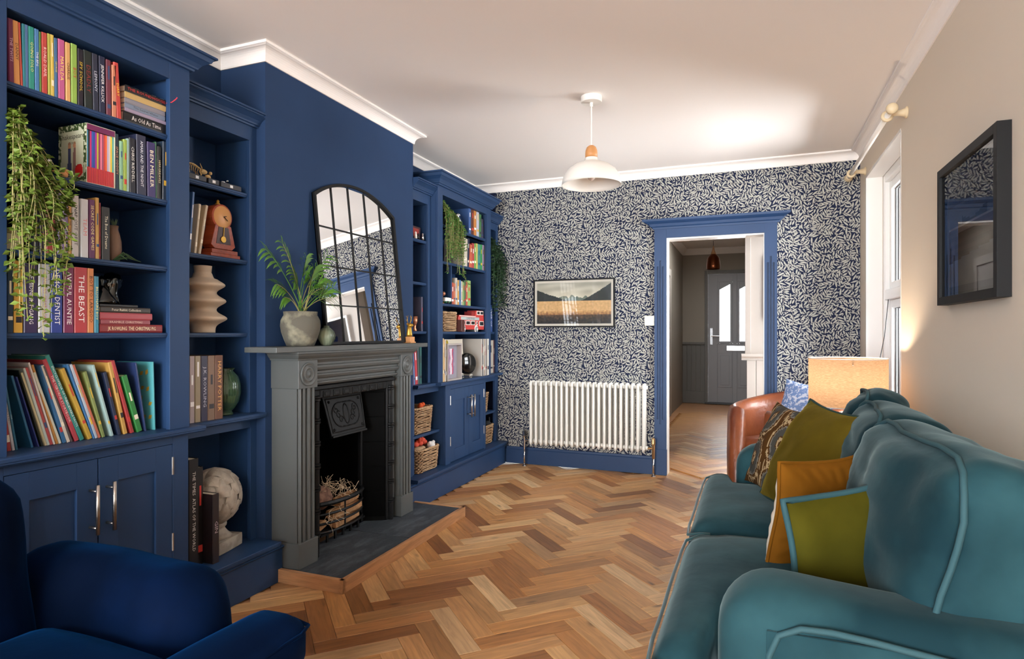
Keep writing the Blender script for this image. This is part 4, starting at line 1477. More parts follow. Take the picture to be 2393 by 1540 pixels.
for xx in (RX0 + .12, RX1 - .10):
    for zz in (.30, .66):
        MB().tube([(xx, RYF + .08, zz), (xx, YB, zz)], .008, 8).build('wall_bracket', 'radiator_white', rd)
for sg, xx in ((-1, RX0), (1, RX1)):
    xv = xx + sg * .058
    MB().tube([(xx + sg * .01, RYF + .056, RZ0 + .045), (xv, RYF + .056, RZ0 + .045)], .009, 8).tube([(xv, RYF + .056, .15), (xv, RYF + .056, RZ0 + .075)], .012, 8).lathe([(.015, RZ0 + .075), (.017, RZ0 + .085), (.015, RZ0 + .125), (.006, RZ0 + .135)], 10, (xv, RYF + .056, 0)).build('valve', 'brass' if sg > 0 else 'chrome', rd)
    MB().tube([(xv, RYF + .056, 0), (xv, RYF + .056, .17)], .0085, 8).lathe([(.02, 0), (.02, .004)], 12, (xv, RYF + .056, 0)).build('pipe', 'chrome', rd, smooth=True)

# ================================================================ PICTURES, SWITCH
def landscape(u, v):
    n1 = noise.noise(Vector((u * 4, 1, 0))); n2 = noise.noise(Vector((u * 9, 3, 0))); n3 = noise.noise(Vector((u * 30, v * 40, 2)))
    hz = .555
    left = hz + .27 * max(0, 1 - u / .43) ** 1.0 * (1 + .15 * n2) + .01 * n3
    right = hz + .42 * max(0, (u - .60) / .40) ** 1.15 + .012 * n3
    farm = hz + .10 + .06 * n2 + .05 * noise.noise(Vector((u * 22, 9, 0)))
    if v > hz:
        if v < left and u < .43: return (.10 + .05 * (v - hz), .14 + .04 * n3, .12)
        if v < right and u > .60: return (.09, .13 + .03 * n3, .11)
        if v < farm and .25 < u < .8: return (.42 + .08 * n3, .47 + .06 * n3, .42)
        k = (v - hz) / (1 - hz)
        c = noise.noise(Vector((u * 5, v * 9, 4))) * .12
        return (.93 - .22 * k + c, .90 - .20 * k + c, .80 - .17 * k + c)
    k = v / hz
    g = noise.noise(Vector((u * 40, v * 18, 1))) * .16 + n3 * .12
    if k > .55: return (.90 + g * .4, .72 + g * .4, .48 + g * .4)
    if k > .38:
        t_ = (k - .38) / .17
        return (.62 + .25 * t_ + g, .42 + .25 * t_ + g, .24 + .18 * t_ + g * .6)
    t_ = k / .38
    e_ = (.05 + .34 * t_ * (.6 + .4 * math.sin(u * 3.1)) + g * .8)
    return (max(.03, e_), max(.03, e_ * .72), max(.03, e_ * .45))


def clampf(f):
    return lambda u, v: tuple(min(1, max(0, c)) for c in f(u, v))


def wall_picture(name, label, x0, x1, z0, z1, yw, fw, depth, mat_w, fn, fmat, nx, ny, mat_col='e6dfd0', glass=True, cat='picture'):
    t = thing(name, label, cat, ((x0 + x1) / 2, yw, z0))
    yf = yw - depth
    MB().box(x0, x0 + fw, yf, yw, z0, z1).box(x1 - fw, x1, yf, yw, z0, z1).box(x0 + fw, x1 - fw, yf, yw, z0, z0 + fw).box(x0 + fw, x1 - fw, yf, yw, z1 - fw, z1).build('frame', fmat, t, bevel=.001)
    MB().box(x0 + fw, x1 - fw, yw - depth * .5, yw, z0 + fw, z1 - fw).build('mount', flat(mat_col, .8), t)
    a0, a1, b0_, b1 = x0 + fw + mat_w, x1 - fw - mat_w, z0 + fw + mat_w, z1 - fw - mat_w
    o = print_panel('print', attr_mat('print_matt', .55), None, a1 - a0, b1 - b0_, nx, ny, clampf(fn))
    o.location = ((a0 + a1) / 2, yw - depth * .5 - .001, b0_); adopt(o, t)
    if glass:
        g = MB(); yg = yf + .003
        g.v = [(x0 + fw, yg, z0 + fw), (x1 - fw, yg, z0 + fw), (x1 - fw, yg, z1 - fw), (x0 + fw, yg, z1 - fw)]; g.f = [(0, 1, 2, 3)]
        g.build('glazing', 'thin_glass', t)
    return t


wall_picture('landscape_picture', 'framed photo of golden grassland below dark mountains above the radiator', -1.853, -1.105, 1.25, 1.682, YB, .013, .022, .020, landscape, 'black_frame', 130, 74)


def butterfly(u, v):
    w = noise.noise(Vector((u * 6, v * 6, 0))) * .05
    for cx_, cy_, rx, ry, an in ((.58, .55, .13, .075, .7), (.44, .42, .12, .06, -.5), (.60, .40, .08, .05, -.4), (.46, .60, .05, .1, .3)):
        dx, dy = u - cx_, v - cy_
        a_, b_ = dx * math.cos(an) + dy * math.sin(an), -dx * math.sin(an) + dy * math.cos(an)
        if (a_ / rx) ** 2 + (b_ / ry) ** 2 < 1: return (.27 + w, .36 + w, .58 + w)
    if abs(u - .5 - .1 * (v - .5)) < .012 and .28 < v < .72: return (.2, .25, .25)
    return (.86, .84, .80)


wall_picture('butterfly_picture', 'white framed blue butterfly print in the hall, seen in the mirror', .13, .55, 1.32, 1.90, HW, .025, .025, .06, butterfly, 'white_gloss', 60, 78)


def art(u, v):
    n = noise.noise(Vector((u * 5, v * 7, 3))) * .03
    if v > .74: return (.34 + n, .35 + n, .38 + n)
    if v > .555:
        if v < .60 + .03 * math.sin(u * 9) and .3 < u < .8: return (.12, .13, .16)
        return (.42 + n, .44 + n, .48 + n)
    if v > .53: return (.72, .70, .68)
    if v > .25 + .09 * u:
        br = .04 if int(v * 90) % 2 else 0
        return (.40 + n - br, .31 + n - br, .27 + n - br)
    if v > .05: return (.55 + n * 2, .55 + n * 2, .56 + n * 2)
    return (.45, .46, .48)


# deep framed picture on the right wall (hung facing -X)
t = thing('framed_picture', 'black box-framed picture behind glass on the beige wall', 'picture', (XR, 2.725, 1.315))
py0, py1, pz0, pz1 = 2.385, 3.06, 1.315, 1.878
XP = XR - .04
fw = .032
MB().box(XP, XR, py0, py0 + fw, pz0, pz1).box(XP, XR, py1 - fw, py1, pz0, pz1).box(XP, XR, py0 + fw, py1 - fw, pz0, pz0 + fw).box(XP, XR, py0 + fw, py1 - fw, pz1 - fw, pz1).build('frame', 'black_frame', t, bevel=.001)
MB().box(XR - .012, XR, py0 + fw, py1 - fw, pz0 + fw, pz1 - fw).build('mount', flat('77787a', .8), t)
o = print_panel('print', attr_mat('print_matt'), None, py1 - py0 - 2 * fw - .07, pz1 - pz0 - 2 * fw - .03, 50, 60, clampf(art))
o.location = (XR - .0135, (py0 + py1) / 2, pz0 + fw + .015); o.rotation_euler = (0, 0, R(-90)); adopt(o, t)
g = MB(); xg = XR - .03
g.v = [(xg, py0 + fw, pz0 + fw), (xg, py1 - fw, pz0 + fw), (xg, py1 - fw, pz1 - fw), (xg, py0 + fw, pz1 - fw)]; g.f = [(3, 2, 1, 0)]
g.build('glazing', 'thin_glass', t)

sw_ = thing('light_switch', 'brass plate light switch beside the blue door surround', 'light switch', (-.81, YB, 1.262))
MB().box(-.852, -.77, YB - .006, YB, 1.262, 1.346).build('plate', pm('pale_brass', 'c9bd94', .35, metal=.7), sw_, bevel=.002)
for k in range(2):
    MB().box(-.827 + k * .019, -.811 + k * .019, YB - .011, YB - .006, 1.285, 1.323).build('rocker', 'steel', sw_, bevel=.001)
for k in (-.842, -.780):
    MB().lathe([(.003, 0), (.003, .001)], 8, (k, YB - .0075, 1.304), axis='y').build('screw', 'brass', sw_)

# ================================================================ PENDANT LIGHTS
p = thing('pendant_light', 'white dome pendant light with a wooden cap hanging from the ceiling', 'pendant light', (-.874, 3.511, 2.06))
PX, PY = -.874, 3.511
MB().lathe([(.060, ZC - .036), (.062, ZC - .030), (.062, ZC)], 28, (PX, PY, 0)).build('ceiling_rose', 'white', p, smooth=False, bevel=.002)
MB().lathe([(.009, ZC - .06), (.009, ZC - .036)], 10, (PX, PY, 0)).build('cord_grip', 'white', p)
MB().tube([(PX, PY, 2.29), (PX, PY, ZC - .05)], .004, 8).build('cord', 'white', p)
MB().lathe([(.035, 2.226), (.036, 2.250), (.034, 2.270), (.027, 2.288), (.014, 2.298), (.001, 2.300)], 24, (PX, PY, 0)).build('wooden_cap', 'beech', p, smooth=True)
dome = [(.036, 2.226), (.038, 2.207), (.060, 2.200), (.105, 2.182), (.140, 2.155), (.163, 2.120), (.172, 2.085), (.174, 2.066)]
dome_in = [(r_ - .003, z - .003) for r_, z in dome[::-1]][1:]
MB().lathe(dome + [(.171, 2.066)] + dome_in, 48, (PX, PY, 0), caps=False).build('dome_shade', 'white', p, smooth=True)
MB().lathe([(.018, 2.20), (.018, 2.16)], 14, (PX, PY, 0)).build('lamp_holder', 'white', p)
MB().ball((PX, PY, 2.125), .027, 10, (1, 1, 1.25)).build('bulb', pm('bulb_off', 'e8d8d0', .1, coat=1), p, smooth=True)

p = thing('copper_pendant', 'copper bell pendant hanging in the hall', 'pendant light', (-.425, 7.72, 1.96))
QX, QY = -.425, 7.72
def hp_(prof, nm, mat): MB().lathe(prof, 28, (QX, QY, 0), caps=False).build(nm, mat, p, smooth=True)
hp_([(.003, 2.64), (.003, 2.24)], 'cord', 'black_plastic')
hp_([(.004, 2.245), (.010, 2.22), (.018, 2.185), (.032, 2.145)], 'wooden_neck', 'oak_edge')
hp_([(.032, 2.145), (.060, 2.115), (.072, 2.09), (.080, 2.01), (.081, 1.97), (.076, 1.965)], 'bell_shade', 'copper')
o = thing('ceiling_lamp', 'flat round ceiling light at the top of the hall opening', 'ceiling light', (-.97, 9.6, 2.60))
MB().lathe([(.09, 2.585), (.105, 2.60), (.105, HZ)], 28, (-.97, 9.6, 0)).build('diffuser', pm('pink_white', 'd8bfae', .5), o)
MB().lathe([(.115, 2.61), (.12, HZ)], 28, (-.97, 9.6, 0)).build('rim', 'white', o)

# ================================================================ CURTAIN POLE
cp = thing('curtain_pole', 'cream curtain pole on wooden brackets above the window', 'curtain pole', (.69, 4.5, 2.36))
PXx, PZ = .678, 2.362
MB().tube([(PXx, 3.70, PZ), (PXx, 5.16, PZ)], .0145, 12).build('pole', 'white', cp, smooth=True)
for y in (3.79, 5.06):
    MB().lathe([(.030, 0), (.031, .006), (.022, .012), (.016, .03), (.013, .05), (.014, .075)][::1], 16, (0, 0, 0)).xf(Matrix.Translation((XR, y, PZ + .01)) @ Matrix.Rotation(R(-90), 4, 'Y')).build('bracket', 'cream_wood', cp, smooth=True)
    MB().tube([(PXx + .022 * math.cos(2 * PI * k / 16), y, PZ + .022 * math.sin(2 * PI * k / 16)) for k in range(16)], .009, 8, closed=True).build('bracket_ring', 'cream_wood', cp, smooth=True)
for y, sg in ((3.70, -1), (5.16, 1)):
    MB().lathe([(.019, 0), (.022, .006), (.019, .014), (.026, .022), (.029, .034), (.026, .046), (.016, .053), (.001, .055)], 18, (0, 0, 0)).xf(Matrix.Translation((PXx, y, PZ)) @ Matrix.Rotation(R(90 if sg < 0 else -90), 4, 'X')).build('finial', 'cream_wood', cp, smooth=True)

# ================================================================ WINDOW MIRROR ON THE MANTEL
mr = thing('window_mirror', 'arched black window-pane mirror leaning on the chimney breast', 'mirror', (-2.11, 3.053, 1.135))
my0, my1, mz0, mz1, mzt = 2.659, 3.447, 1.135, 1.955, 2.07
W2 = (my1 - my0) / 2
sag = mzt - mz1
Rr = (W2 * W2 + sag * sag) / (2 * sag)
tilt = math.atan2(.090, .84)
def arch_z(y):
    d = y - (my0 + my1) / 2
    return (math.sqrt(max(0, Rr * Rr - d * d)) - Rr) + mzt - mz0
Mm = Matrix.Translation((-2.100, 0, mz0 + .002)) @ Matrix.Rotation(-tilt, 4, 'Y')
# local: x = out of the glass, y = world y, z = height
ys = [my0 + (my1 - my0) * i / 24 for i in range(25)]
mb = MB()
outl = [(my0, 0)] + [(my1, 0)] + [(y, arch_z(y)) for y in ys[::-1]]
mb.prism([(y, z) for y, z in outl], 'x', -.006, 0); mb.xf(Mm); mb.build('backing', 'black_frame', mr)
gi = MB(); gl_ = [(my0 + .004, .004), (my1 - .004, .004)] + [(y, arch_z(y) - .004) for y in ys[::-1] if my0 + .004 < y < my1 - .004]
gi.v = [tuple(Mm @ Vector((.0008, y, z))) for y, z in gl_]; gi.f = [tuple(range(len(gl_)))]
gi.build('mirror_glass', 'mirror', mr)
def bar(y0, z0, y1, z1, w=.0065, d=.0065, nm='glazing_bar'):
    n_ = Vector((y1 - y0, z1 - z0)).normalized(); q = Vector((-n_.y, n_.x)) * w / 2
    mb = MB().prism([(y0 - q.x, z0 - q.y), (y1 - q.x, z1 - q.y), (y1 + q.x, z1 + q.y), (y0 + q.x, z0 + q.y)], 'x', .0, d)
    mb.xf(Mm); mb.build(nm, 'black_frame', mr)
fb = MB()
fo, fi = [(my0, 0), (my1, 0)] + [(y, arch_z(y)) for y in ys[::-1]], None
cyy = (my0 + my1) / 2
inn = [(my0 + .014, .014), (my1 - .014, .014)] + [(cyy + (y - cyy) * (1 - .014 / W2), arch_z(y) - .014) for y in ys[::-1]]
k0 = len(fo)
for xx in (-.006, .014):
    fb.v += [(xx, y, z) for y, z in fo] + [(xx, y, z) for y, z in inn]
for i in range(k0):
    j = (i + 1) % k0
    A0, B0, A1, B1 = i, j, k0 + i, k0 + j
    o2 = 2 * k0
    fb.f += [(o2 + A0, o2 + B0, o2 + B1, o2 + A1), (A0, B0, o2 + B0, o2 + A0), (A1, o2 + A1, o2 + B1, B1)]
fb.xf(Mm); fb.build('frame', 'black_frame', mr)
for k in range(1, 5):
    y = my0 + (my1 - my0) * k / 5
    bar(y, .01, y, arch_z(y) - .008)
for z in (.215, .430, .645):
    bar(my0 + .01, z, my1 - .01, z)
# ================================================================ BOOKS
# y of the near edge, thickness, height, lean, colour, look, title, title colour
ROW_A = [
    (1.213, 0.017, 0.2, -1.1, '7a2458', 'magenta', 'THE TWITS', 'd8b8c8'),
    (1.23, 0.017, 0.2, -1.8, 'e8a050', 'orange', 'DANNY', '3a2a20'),
    (1.248, 0.006, 0.2, -2.3, 'c8452f', 'thin vermilion', '', ''),
    (1.254, 0.009, 0.201, -1.0, '1b8fa0', 'slim teal', '', ''),
    (1.262, 0.009, 0.202, -0.8, '4a78b0', 'slim blue', '', ''),
    (1.271, 0.018, 0.202, -0.6, '14a08f', 'sea green', 'GOING SOLO', 'e8e08a'),
    (1.289, 0.014, 0.202, -0.6, '3f86c6', 'sky blue', 'THE BFG', 'e8e8f0'),
    (1.303, 0.006, 0.198, -0.6, '5f8c2f', 'thin leaf green', '', ''),
    (1.31, 0.018, 0.201, -0.5, 'cf3f35', 'scarlet', 'ROALD DAHL', 'f0d8d0'),
    (1.329, 0.009, 0.204, -0.7, 'c5c23c', 'narrow lime yellow', '', ''),
    (1.338, 0.011, 0.205, -0.7, 'e8c948', 'yellow', '', ''),
    (1.349, 0.011, 0.199, -0.6, '3c74a8', 'mid blue', 'GEORGE', 'e8d060'),
    (1.361, 0.022, 0.202, -0.4, 'd0589a', 'pink', 'MATILDA', 'f4e070'),
    (1.385, 0.017, 0.201, -0.6, 'efb163', 'apricot', 'CHARLIE', '40301c'),
    (1.403, 0.021, 0.205, -0.3, '9bc64b', 'lime green', 'BOY', 'c03030'),
    (1.425, 0.02, 0.197, -0.3, '221d2c', 'black', 'SPY SCHOOL', 'e6c83a'),
    (1.448, 0.029, 0.201, -1.2, '1d2a26', 'blackish green', 'DEADLY', '8a3030'),
    (1.478, 0.021, 0.202, -1.4, '2a3148', 'slate navy', 'LEMONY', 'c8ccd8'),
    (1.5, 0.023, 0.203, -0.6, '1d2547', 'navy', 'JENNIFER KILLICK', 'f0f0f0'),
    (1.526, 0.019, 0.201, -0.7, '7a2f45', 'maroon', '', ''),
    (1.547, 0.017, 0.19, -0.5, 'df8a62', 'salmon', '', ''),
    (1.565, 0.019, 0.203, -3.7, 'd63a2e', 'bright red', 'DIARY', 'f0d040'),
]
ROW_B = [
    (1.557, 0.017, 0.203, -0.6, '1f3a4a', 'dark teal', 'SPACE ODDITY', 'd89a70'),
    (1.575, 0.014, 0.182, 0.0, '8fc9a0', 'mint', '', ''),
    (1.59, 0.014, 0.192, 0.0, 'a8c840', 'lime', '', ''),
    (1.604, 0.009, 0.199, 0.0, '9ac0b8', 'thin pale teal', '', ''),
    (1.615, 0.025, 0.205, -0.8, '20202c', 'black', 'CHRIS RIDDELL', 'e8e8e0'),
    (1.644, 0.04, 0.227, -0.8, '2a2f4c', 'tall navy', 'AMARI AND THE NIGHT', 'e8ecf4'),
    (1.688, 0.035, 0.212, -0.8, '3a2c6e', 'violet', 'BEN MILLER', 'f0e8d0'),
    (1.723, 0.005, 0.22, -0.8, '3a6a4a', 'thin green', '', ''),
    (1.729, 0.017, 0.206, 0.1, '1c1814', 'black and cream', 'HARGREAVES', 'd8c8a0'),
    (1.752, 0.03, 0.232, 0.3, '2c3e52', 'slate blue', '', 'a0b0c0'),
]
ROW_C = [
    (1.288, 0.013, 0.211, 0.0, '2a2a34', 'charcoal', '', ''),
    (1.302, 0.018, 0.218, 0.0, '3a3040', 'plum black', '', ''),
    (1.323, 0.03, 0.222, 0.0, 'b8382c', 'red', '', ''),
    (1.358, 0.034, 0.224, 0.6, '9a84b8', 'lilac', 'THE LILAC TREE', 'e8e0f0'),
    (1.393, 0.011, 0.213, 0.0, 'd89a3a', 'orange', 'INTO THE GAME', '2a2018'),
    (1.405, 0.024, 0.21, 0.0, 'd8d5d0', 'white', 'SNAP OUT OF IT', '2a2a2a'),
    (1.435, 0.027, 0.204, -0.2, 'dfe4ea', 'pale blue and white', 'TEAM', 'd88a90'),
    (1.464, 0.022, 0.207, -0.3, '6a2360', 'purple', 'SECRET CODE GAMES', 'f0e0a0'),
    (1.487, 0.013, 0.218, -0.2, 'd8a848', 'thin gold', '', ''),
    (1.501, 0.003, 0.202, 0.0, 'a03040', 'very thin red', '', ''),
    (1.509, 0.031, 0.19, -0.2, '1d1d1c', 'black', 'The Box of Dreams', 'e8e0c8'),
]
ROW_D = [
    (1.208, 0.019, 0.216, 0.0, '1d3f5f', 'dark blue', '', 'd0c060'),
    (1.229, 0.025, 0.229, 0.0, 'e0b030', 'golden yellow', '', '3a3020'),
    (1.256, 0.041, 0.225, 0.0, '3a2f5a', 'dark violet', 'THE MIDNIGHT GANG', 'f0f0f0'),
    (1.299, 0.037, 0.226, 0.0, 'c4c8cc', 'silver white', "GRANDPA'S GREAT ESCAPE", 'b06058'),
    (1.337, 0.038, 0.231, 0.0, '1f3f9a', 'cobalt blue', 'DEMON DENTIST', 'f4f4f8'),
    (1.377, 0.035, 0.227, 0.0, '7d1f55', 'plum', 'AWFUL AUNTIE', 'f4f0f0'),
    (1.413, 0.045, 0.227, 0.0, 'c0303a', 'crimson', 'THE BEAST', 'f4f0f0'),
    (1.458, 0.023, 0.227, 0.0, 'e0883a', 'orange', 'BOT TO LARGOO', '3a2010'),
    (1.482, 0.017, 0.201, 0.0, '1f8fb0', 'cyan', 'BILLIONAIRE BOY', 'f0e890'),
]
ROW_E = [
    (1.229, 0.01, 0.246, -1.1, '3a3a40', 'charcoal', '', ''),
    (1.242, 0.009, 0.238, -4.0, '27272b', 'black', '', ''),
    (1.252, 0.013, 0.243, -5.8, 'b83838', 'red and green', '', ''),
    (1.266, 0.009, 0.222, -8.3, 'd8d8dc', 'white', 'SCIENCE IS MAGIC', '2a2a2a'),
    (1.276, 0.007, 0.213, -8.7, '2a7a9a', 'teal', 'STEVE', 'b8dce8'),
    (1.32, 0.008, 0.244, -14.0, '1f6f9a', 'large sea blue', '', ''),
    (1.34, 0.005, 0.24, -15.6, '2a3c8a', 'royal blue', '', ''),
    (1.35, 0.006, 0.261, -15.2, '1a2418', 'blackish green', '', ''),
    (1.361, 0.007, 0.252, -16.5, 'd8d0a0', 'cream', '', ''),
    (1.368, 0.009, 0.267, -15.8, 'c8dcd8', 'pale aqua', '', ''),
    (1.377, 0.01, 0.268, -16.4, 'c04848', 'coral red', '', ''),
    (1.387, 0.006, 0.285, -15.7, 'e8e4e0', 'thin white', '', ''),
    (1.395, 0.008, 0.277, -15.8, 'c88a30', 'amber', '', ''),
    (1.404, 0.009, 0.251, -18.3, 'd8dcc8', 'ivory', '', ''),
    (1.416, 0.013, 0.274, -15.4, '2a70a8', 'azure', '', ''),
    (1.43, 0.011, 0.273, -17.5, 'e0d8c8', 'oatmeal', '', ''),
    (1.442, 0.007, 0.271, -18.7, '5a5050', 'brown grey', '', ''),
    (1.455, 0.016, 0.293, -20.1, 'c03a48', 'raspberry', 'THE USBORNE STORYBOOK', 'f0d0d0'),
    (1.472, 0.016, 0.306, -21.0, '1f8f88', 'jade', 'ENCYCLOPEDIA OF UNBELIEVABLE FACTS', 'e8f4f0'),
    (1.5, 0.015, 0.258, -20.5, 'd0a828', 'mustard', '', ''),
    (1.516, 0.007, 0.273, -18.9, '2f7ab8', 'bright blue', '', ''),
    (1.523, 0.01, 0.272, -18.4, 'b8c8d8', 'powder blue', '', ''),
    (1.534, 0.009, 0.271, -19.0, 'c86848', 'terracotta', '', ''),
    (1.547, 0.012, 0.244, -15.5, '8a9a50', 'olive', '', ''),
    (1.579, 0.01, 0.267, -15.1, 'a8ccc8', 'pale duck egg', '', ''),
    (1.604, 0.013, 0.238, -13.4, '1c2a4a', 'midnight', '', ''),
    (1.626, 0.015, 0.275, -12.8, 'd0a040', 'ochre', '', ''),
    (1.652, 0.014, 0.279, -15.6, 'b02c2c', 'deep red', '', ''),
    (1.677, 0.022, 0.22, -16.0, '2a8a3a', 'green', '', ''),
    (1.707, 0.006, 0.27, -8.7, '24386a', 'thin dark blue', '', ''),
    (1.744, 0.006, 0.27, -1.7, '4ab0b8', 'large turquoise', '', ''),
]
ROW_F = [
    (1.92, 0.026, 0.285, 0.0, 'b8a8a8', 'dusky pink', '', ''),
    (1.948, 0.029, 0.285, 0.0, 'a89a78', 'sage and peach', '', ''),
    (1.979, 0.035, 0.284, 0.0, '2e2c50', 'indigo', 'J.K. ROWLING', 'c8c8d8'),
    (2.015, 0.037, 0.284, 0.0, '8a6a50', 'tawny', '', ''),
    (2.054, 0.043, 0.284, 0.0, '7a4a2e', 'russet', 'HARRY POTTER', 'e0a860'),
]
ROW_G = [
    (4.593, 0.042, 0.22, 0.0, '3a66a8', 'bright blue', '', ''),
    (4.641, 0.046, 0.219, 0.0, '6a3420', 'chestnut', '', ''),
    (4.691, 0.05, 0.22, 0.0, 'd8862a', 'tangerine', '', ''),
    (4.746, 0.05, 0.224, 0.0, 'c8ccdc', 'pale grey', '', ''),
    (4.803, 0.035, 0.204, 2.0, '4a8a4a', 'green', '', ''),
    (4.841, 0.048, 0.17, 0.0, '4a4258', 'plum grey', '', ''),
]
ROW_H = [
    (4.49, 0.071, 0.232, 1.9, 'd8cfb8', 'cream', '', ''),
    (4.564, 0.029, 0.24, 3.0, '2a3050', 'navy', '', ''),
    (4.596, 0.054, 0.197, 6.1, 'd8603a', 'orange red', '', ''),
    (4.651, 0.043, 0.212, 1.8, 'c83c3c', 'red', '', ''),
    (4.696, 0.042, 0.214, 0.0, '7ab04a', 'spring green', '', ''),
    (4.739, 0.029, 0.22, 0.0, 'e0c860', 'straw', '', ''),
    (4.77, 0.054, 0.219, 0.0, '3a9a8a', 'teal green', '', ''),
    (4.825, 0.04, 0.223, 0.0, '2a9a50', 'emerald', '', ''),
    (4.868, 0.039, 0.224, 0.0, 'a88ab0', 'mauve', '', ''),
    (4.909, 0.044, 0.224, 0.0, 'd8d060', 'lemon', '', ''),
]
ROW_I = [
    (4.278, 0.037, 0.171, 0.0, 'c04a30', 'brick red', '', ''),
    (4.316, 0.031, 0.167, 0.0, 'd87a50', 'coral', '', ''),
    (4.348, 0.031, 0.213, 0.0, 'd8d0c0', 'ivory', '', ''),
    (4.381, 0.031, 0.199, 0.0, 'd8a040', 'amber', '', ''),
    (4.414, 0.03, 0.201, 0.0, '3a7ab0', 'blue', '', ''),
    (4.445, 0.028, 0.194, 0.0, 'c8c0b0', 'stone', '', ''),
    (4.475, 0.031, 0.189, 0.0, '8ab060', 'pistachio', '', ''),
    (4.507, 0.03, 0.205, 0.0, '4a6a4a', 'forest green', '', ''),
    (4.538, 0.03, 0.194, 0.0, 'c84a3a', 'vermilion', '', ''),
    (4.57, 0.058, 0.21, 0.0, '9ac06a', 'apple green', '', ''),
]
ROW_J = [
    (3.754, 0.016, 0.229, -1.1, 'a82a60', 'magenta', '', ''),
    (3.772, 0.022, 0.226, -5.1, '5a90c8', 'pale blue', '', ''),
    (3.796, 0.034, 0.249, -4.7, 'd83a4a', 'red', '', ''),
    (3.831, 0.023, 0.265, -2.6, '5a6a68', 'grey green', '', ''),
    (3.856, 0.03, 0.264, -0.4, '2a6a68', 'dark teal', '', ''),
]
ROW_K = [
    (4.097, 0.015, 0.327, 0.0, 'd8c090', 'cream striped', '', ''),
    (4.113, 0.014, 0.317, 0.0, 'e0a860', 'apricot', '', ''),
    (4.129, 0.012, 0.319, 0.0, 'd8d8d0', 'white', '', ''),
    (4.142, 0.01, 0.311, 0.0, 'a89878', 'khaki', '', ''),
]
ROW_L = [
    (4.893, 0.02, 0.325, 0.0, 'c8c4bc', 'stone white', '', ''),
    (4.915, 0.017, 0.325, 0.0, '4a4a4c', 'charcoal', '', ''),
    (4.936, 0.02, 0.325, 0.0, 'd8d4cc', 'off white', '', ''),
    (4.959, 0.015, 0.325, 0.0, 'a08868', 'tan', '', ''),
    (4.976, 0.018, 0.325, 0.0, 'd0d4d8', 'pale grey', '', ''),
    (4.997, 0.015, 0.325, 0.0, '6a5848', 'brown', '', ''),
    (5.015, 0.042, 0.326, 0.0, 'e4e0d8', 'thick white', '', ''),
]
ROW_M = [
    (5.091, 0.038, 0.249, 0.0, '5a3a30', 'dark brown', '', ''),
    (5.148, 0.056, 0.245, 0.0, '2450a0', 'royal blue', 'WEB OF', 'e8e8f0'),
]
ROW_N = [
    (5.077, 0.124, 0.3, 0.0, 'd0c8b8', 'cream framed', '', ''),
    (5.204, 0.022, 0.302, 0.0, '6a3430', 'maroon', '', ''),
]
FONTM = {}


def cover(h):
    r, g, b = (x * .78 for x in lin(h)[:3])
    m = (r + g + b) / 3
    return pm('cover_' + h, tuple(m + (c - m) * .88 for c in (r, g, b)), .42)


def ink(h):
    return pm('ink_' + h, h, .5)


def book(x, y, z, d, t, h, lean, col, look, title, tcol, label, group, hard=True, rotz=0, deco=None):
    """upright book, spine facing +X"""
    lr = R(-lean)
    H = h / math.cos(lr) if abs(lean) > 4 else h
    o = MB()
    c = .0016 if hard else .0007
    sp = min(.004, t * .25)
    o.prism([(0, sp * .6), (-sp * .7, 0), (-d, 0), (-d, c), (-sp, c), (-sp, t - c), (-d, t - c), (-d, t), (-sp * .7, t), (0, t - sp * .6)], 'z', 0, H)
    m = MB().prism([(-sp, c), (-d + .003, c), (-d + .003, t - c), (-sp, t - c)], 'z', .002, H - .003)
    ob = o.build('book', cover(col), None, centre=False)
    ob.location = (x, y, z)
    ob.rotation_euler = (lr, 0, rotz)
    tag(ob, label, 'book', group)
    pg = m.build('pages', 'pages', None, centre=False)
    pg.location = ob.location; pg.rotation_euler = ob.rotation_euler
    adopt(pg, ob)
    Mx = world_of(ob)
    if title:
        n = len(title)
        size = min(t * .62, .80 * H / (n * .60))
        if t * .62 < .80 * H / (n * .6) * .6: size = t * .7
        tx = letter_mesh(title, size, ink(tcol), 'title', 1)
        L_ = n * .60 * size
        tx.matrix_basis = Mx @ Matrix.Translation((.0008, t / 2, H * .52)) @ Matrix.Rotation(PI / 2, 4, 'Y') @ Matrix.Diagonal((min(1.3, .80 * H / L_), 1, 1, 1))
        adopt(tx, ob)
    elif t > .009:
        # small printed bands on untitled spines
        r_ = random.Random(int(y * 1000) + int(H * 1000))
        e = .0005
        im = ink(r_.choice(['e8e0c8', '2a2a30', 'd8b040', 'c03a34', 'f0f0f0', '30507a']))
        for za, zh, ya in ((H * r_.uniform(.12, .25), H * r_.uniform(.04, .10), .15), (H * r_.uniform(.55, .7), H * r_.uniform(.12, .25), .35)):
            b = MB()
            b.v = [(e, t * ya, za), (e, t * (1 - ya), za), (e, t * (1 - ya), za + zh), (e, t * ya, za + zh)]; b.f = [(0, 1, 2, 3)]
            bo = b.build('spine_print', im, None, centre=False)
            bo.matrix_basis = Mx; adopt(bo, ob)
    return ob


def shelf_row(rows, x, z, d, where, group, hard=True, dx=0):
    for i, (y, t, h, lean, col, look, title, tcol) in enumerate(rows):
        book(x + dx * (i % 3), y, z + .0005, d * (1 - .06 * ((i * 7) % 4)), t - .0006, h, lean, col, look, title, tcol, f'{look} book, {ORD[i]} from the near end {where}', group, hard)


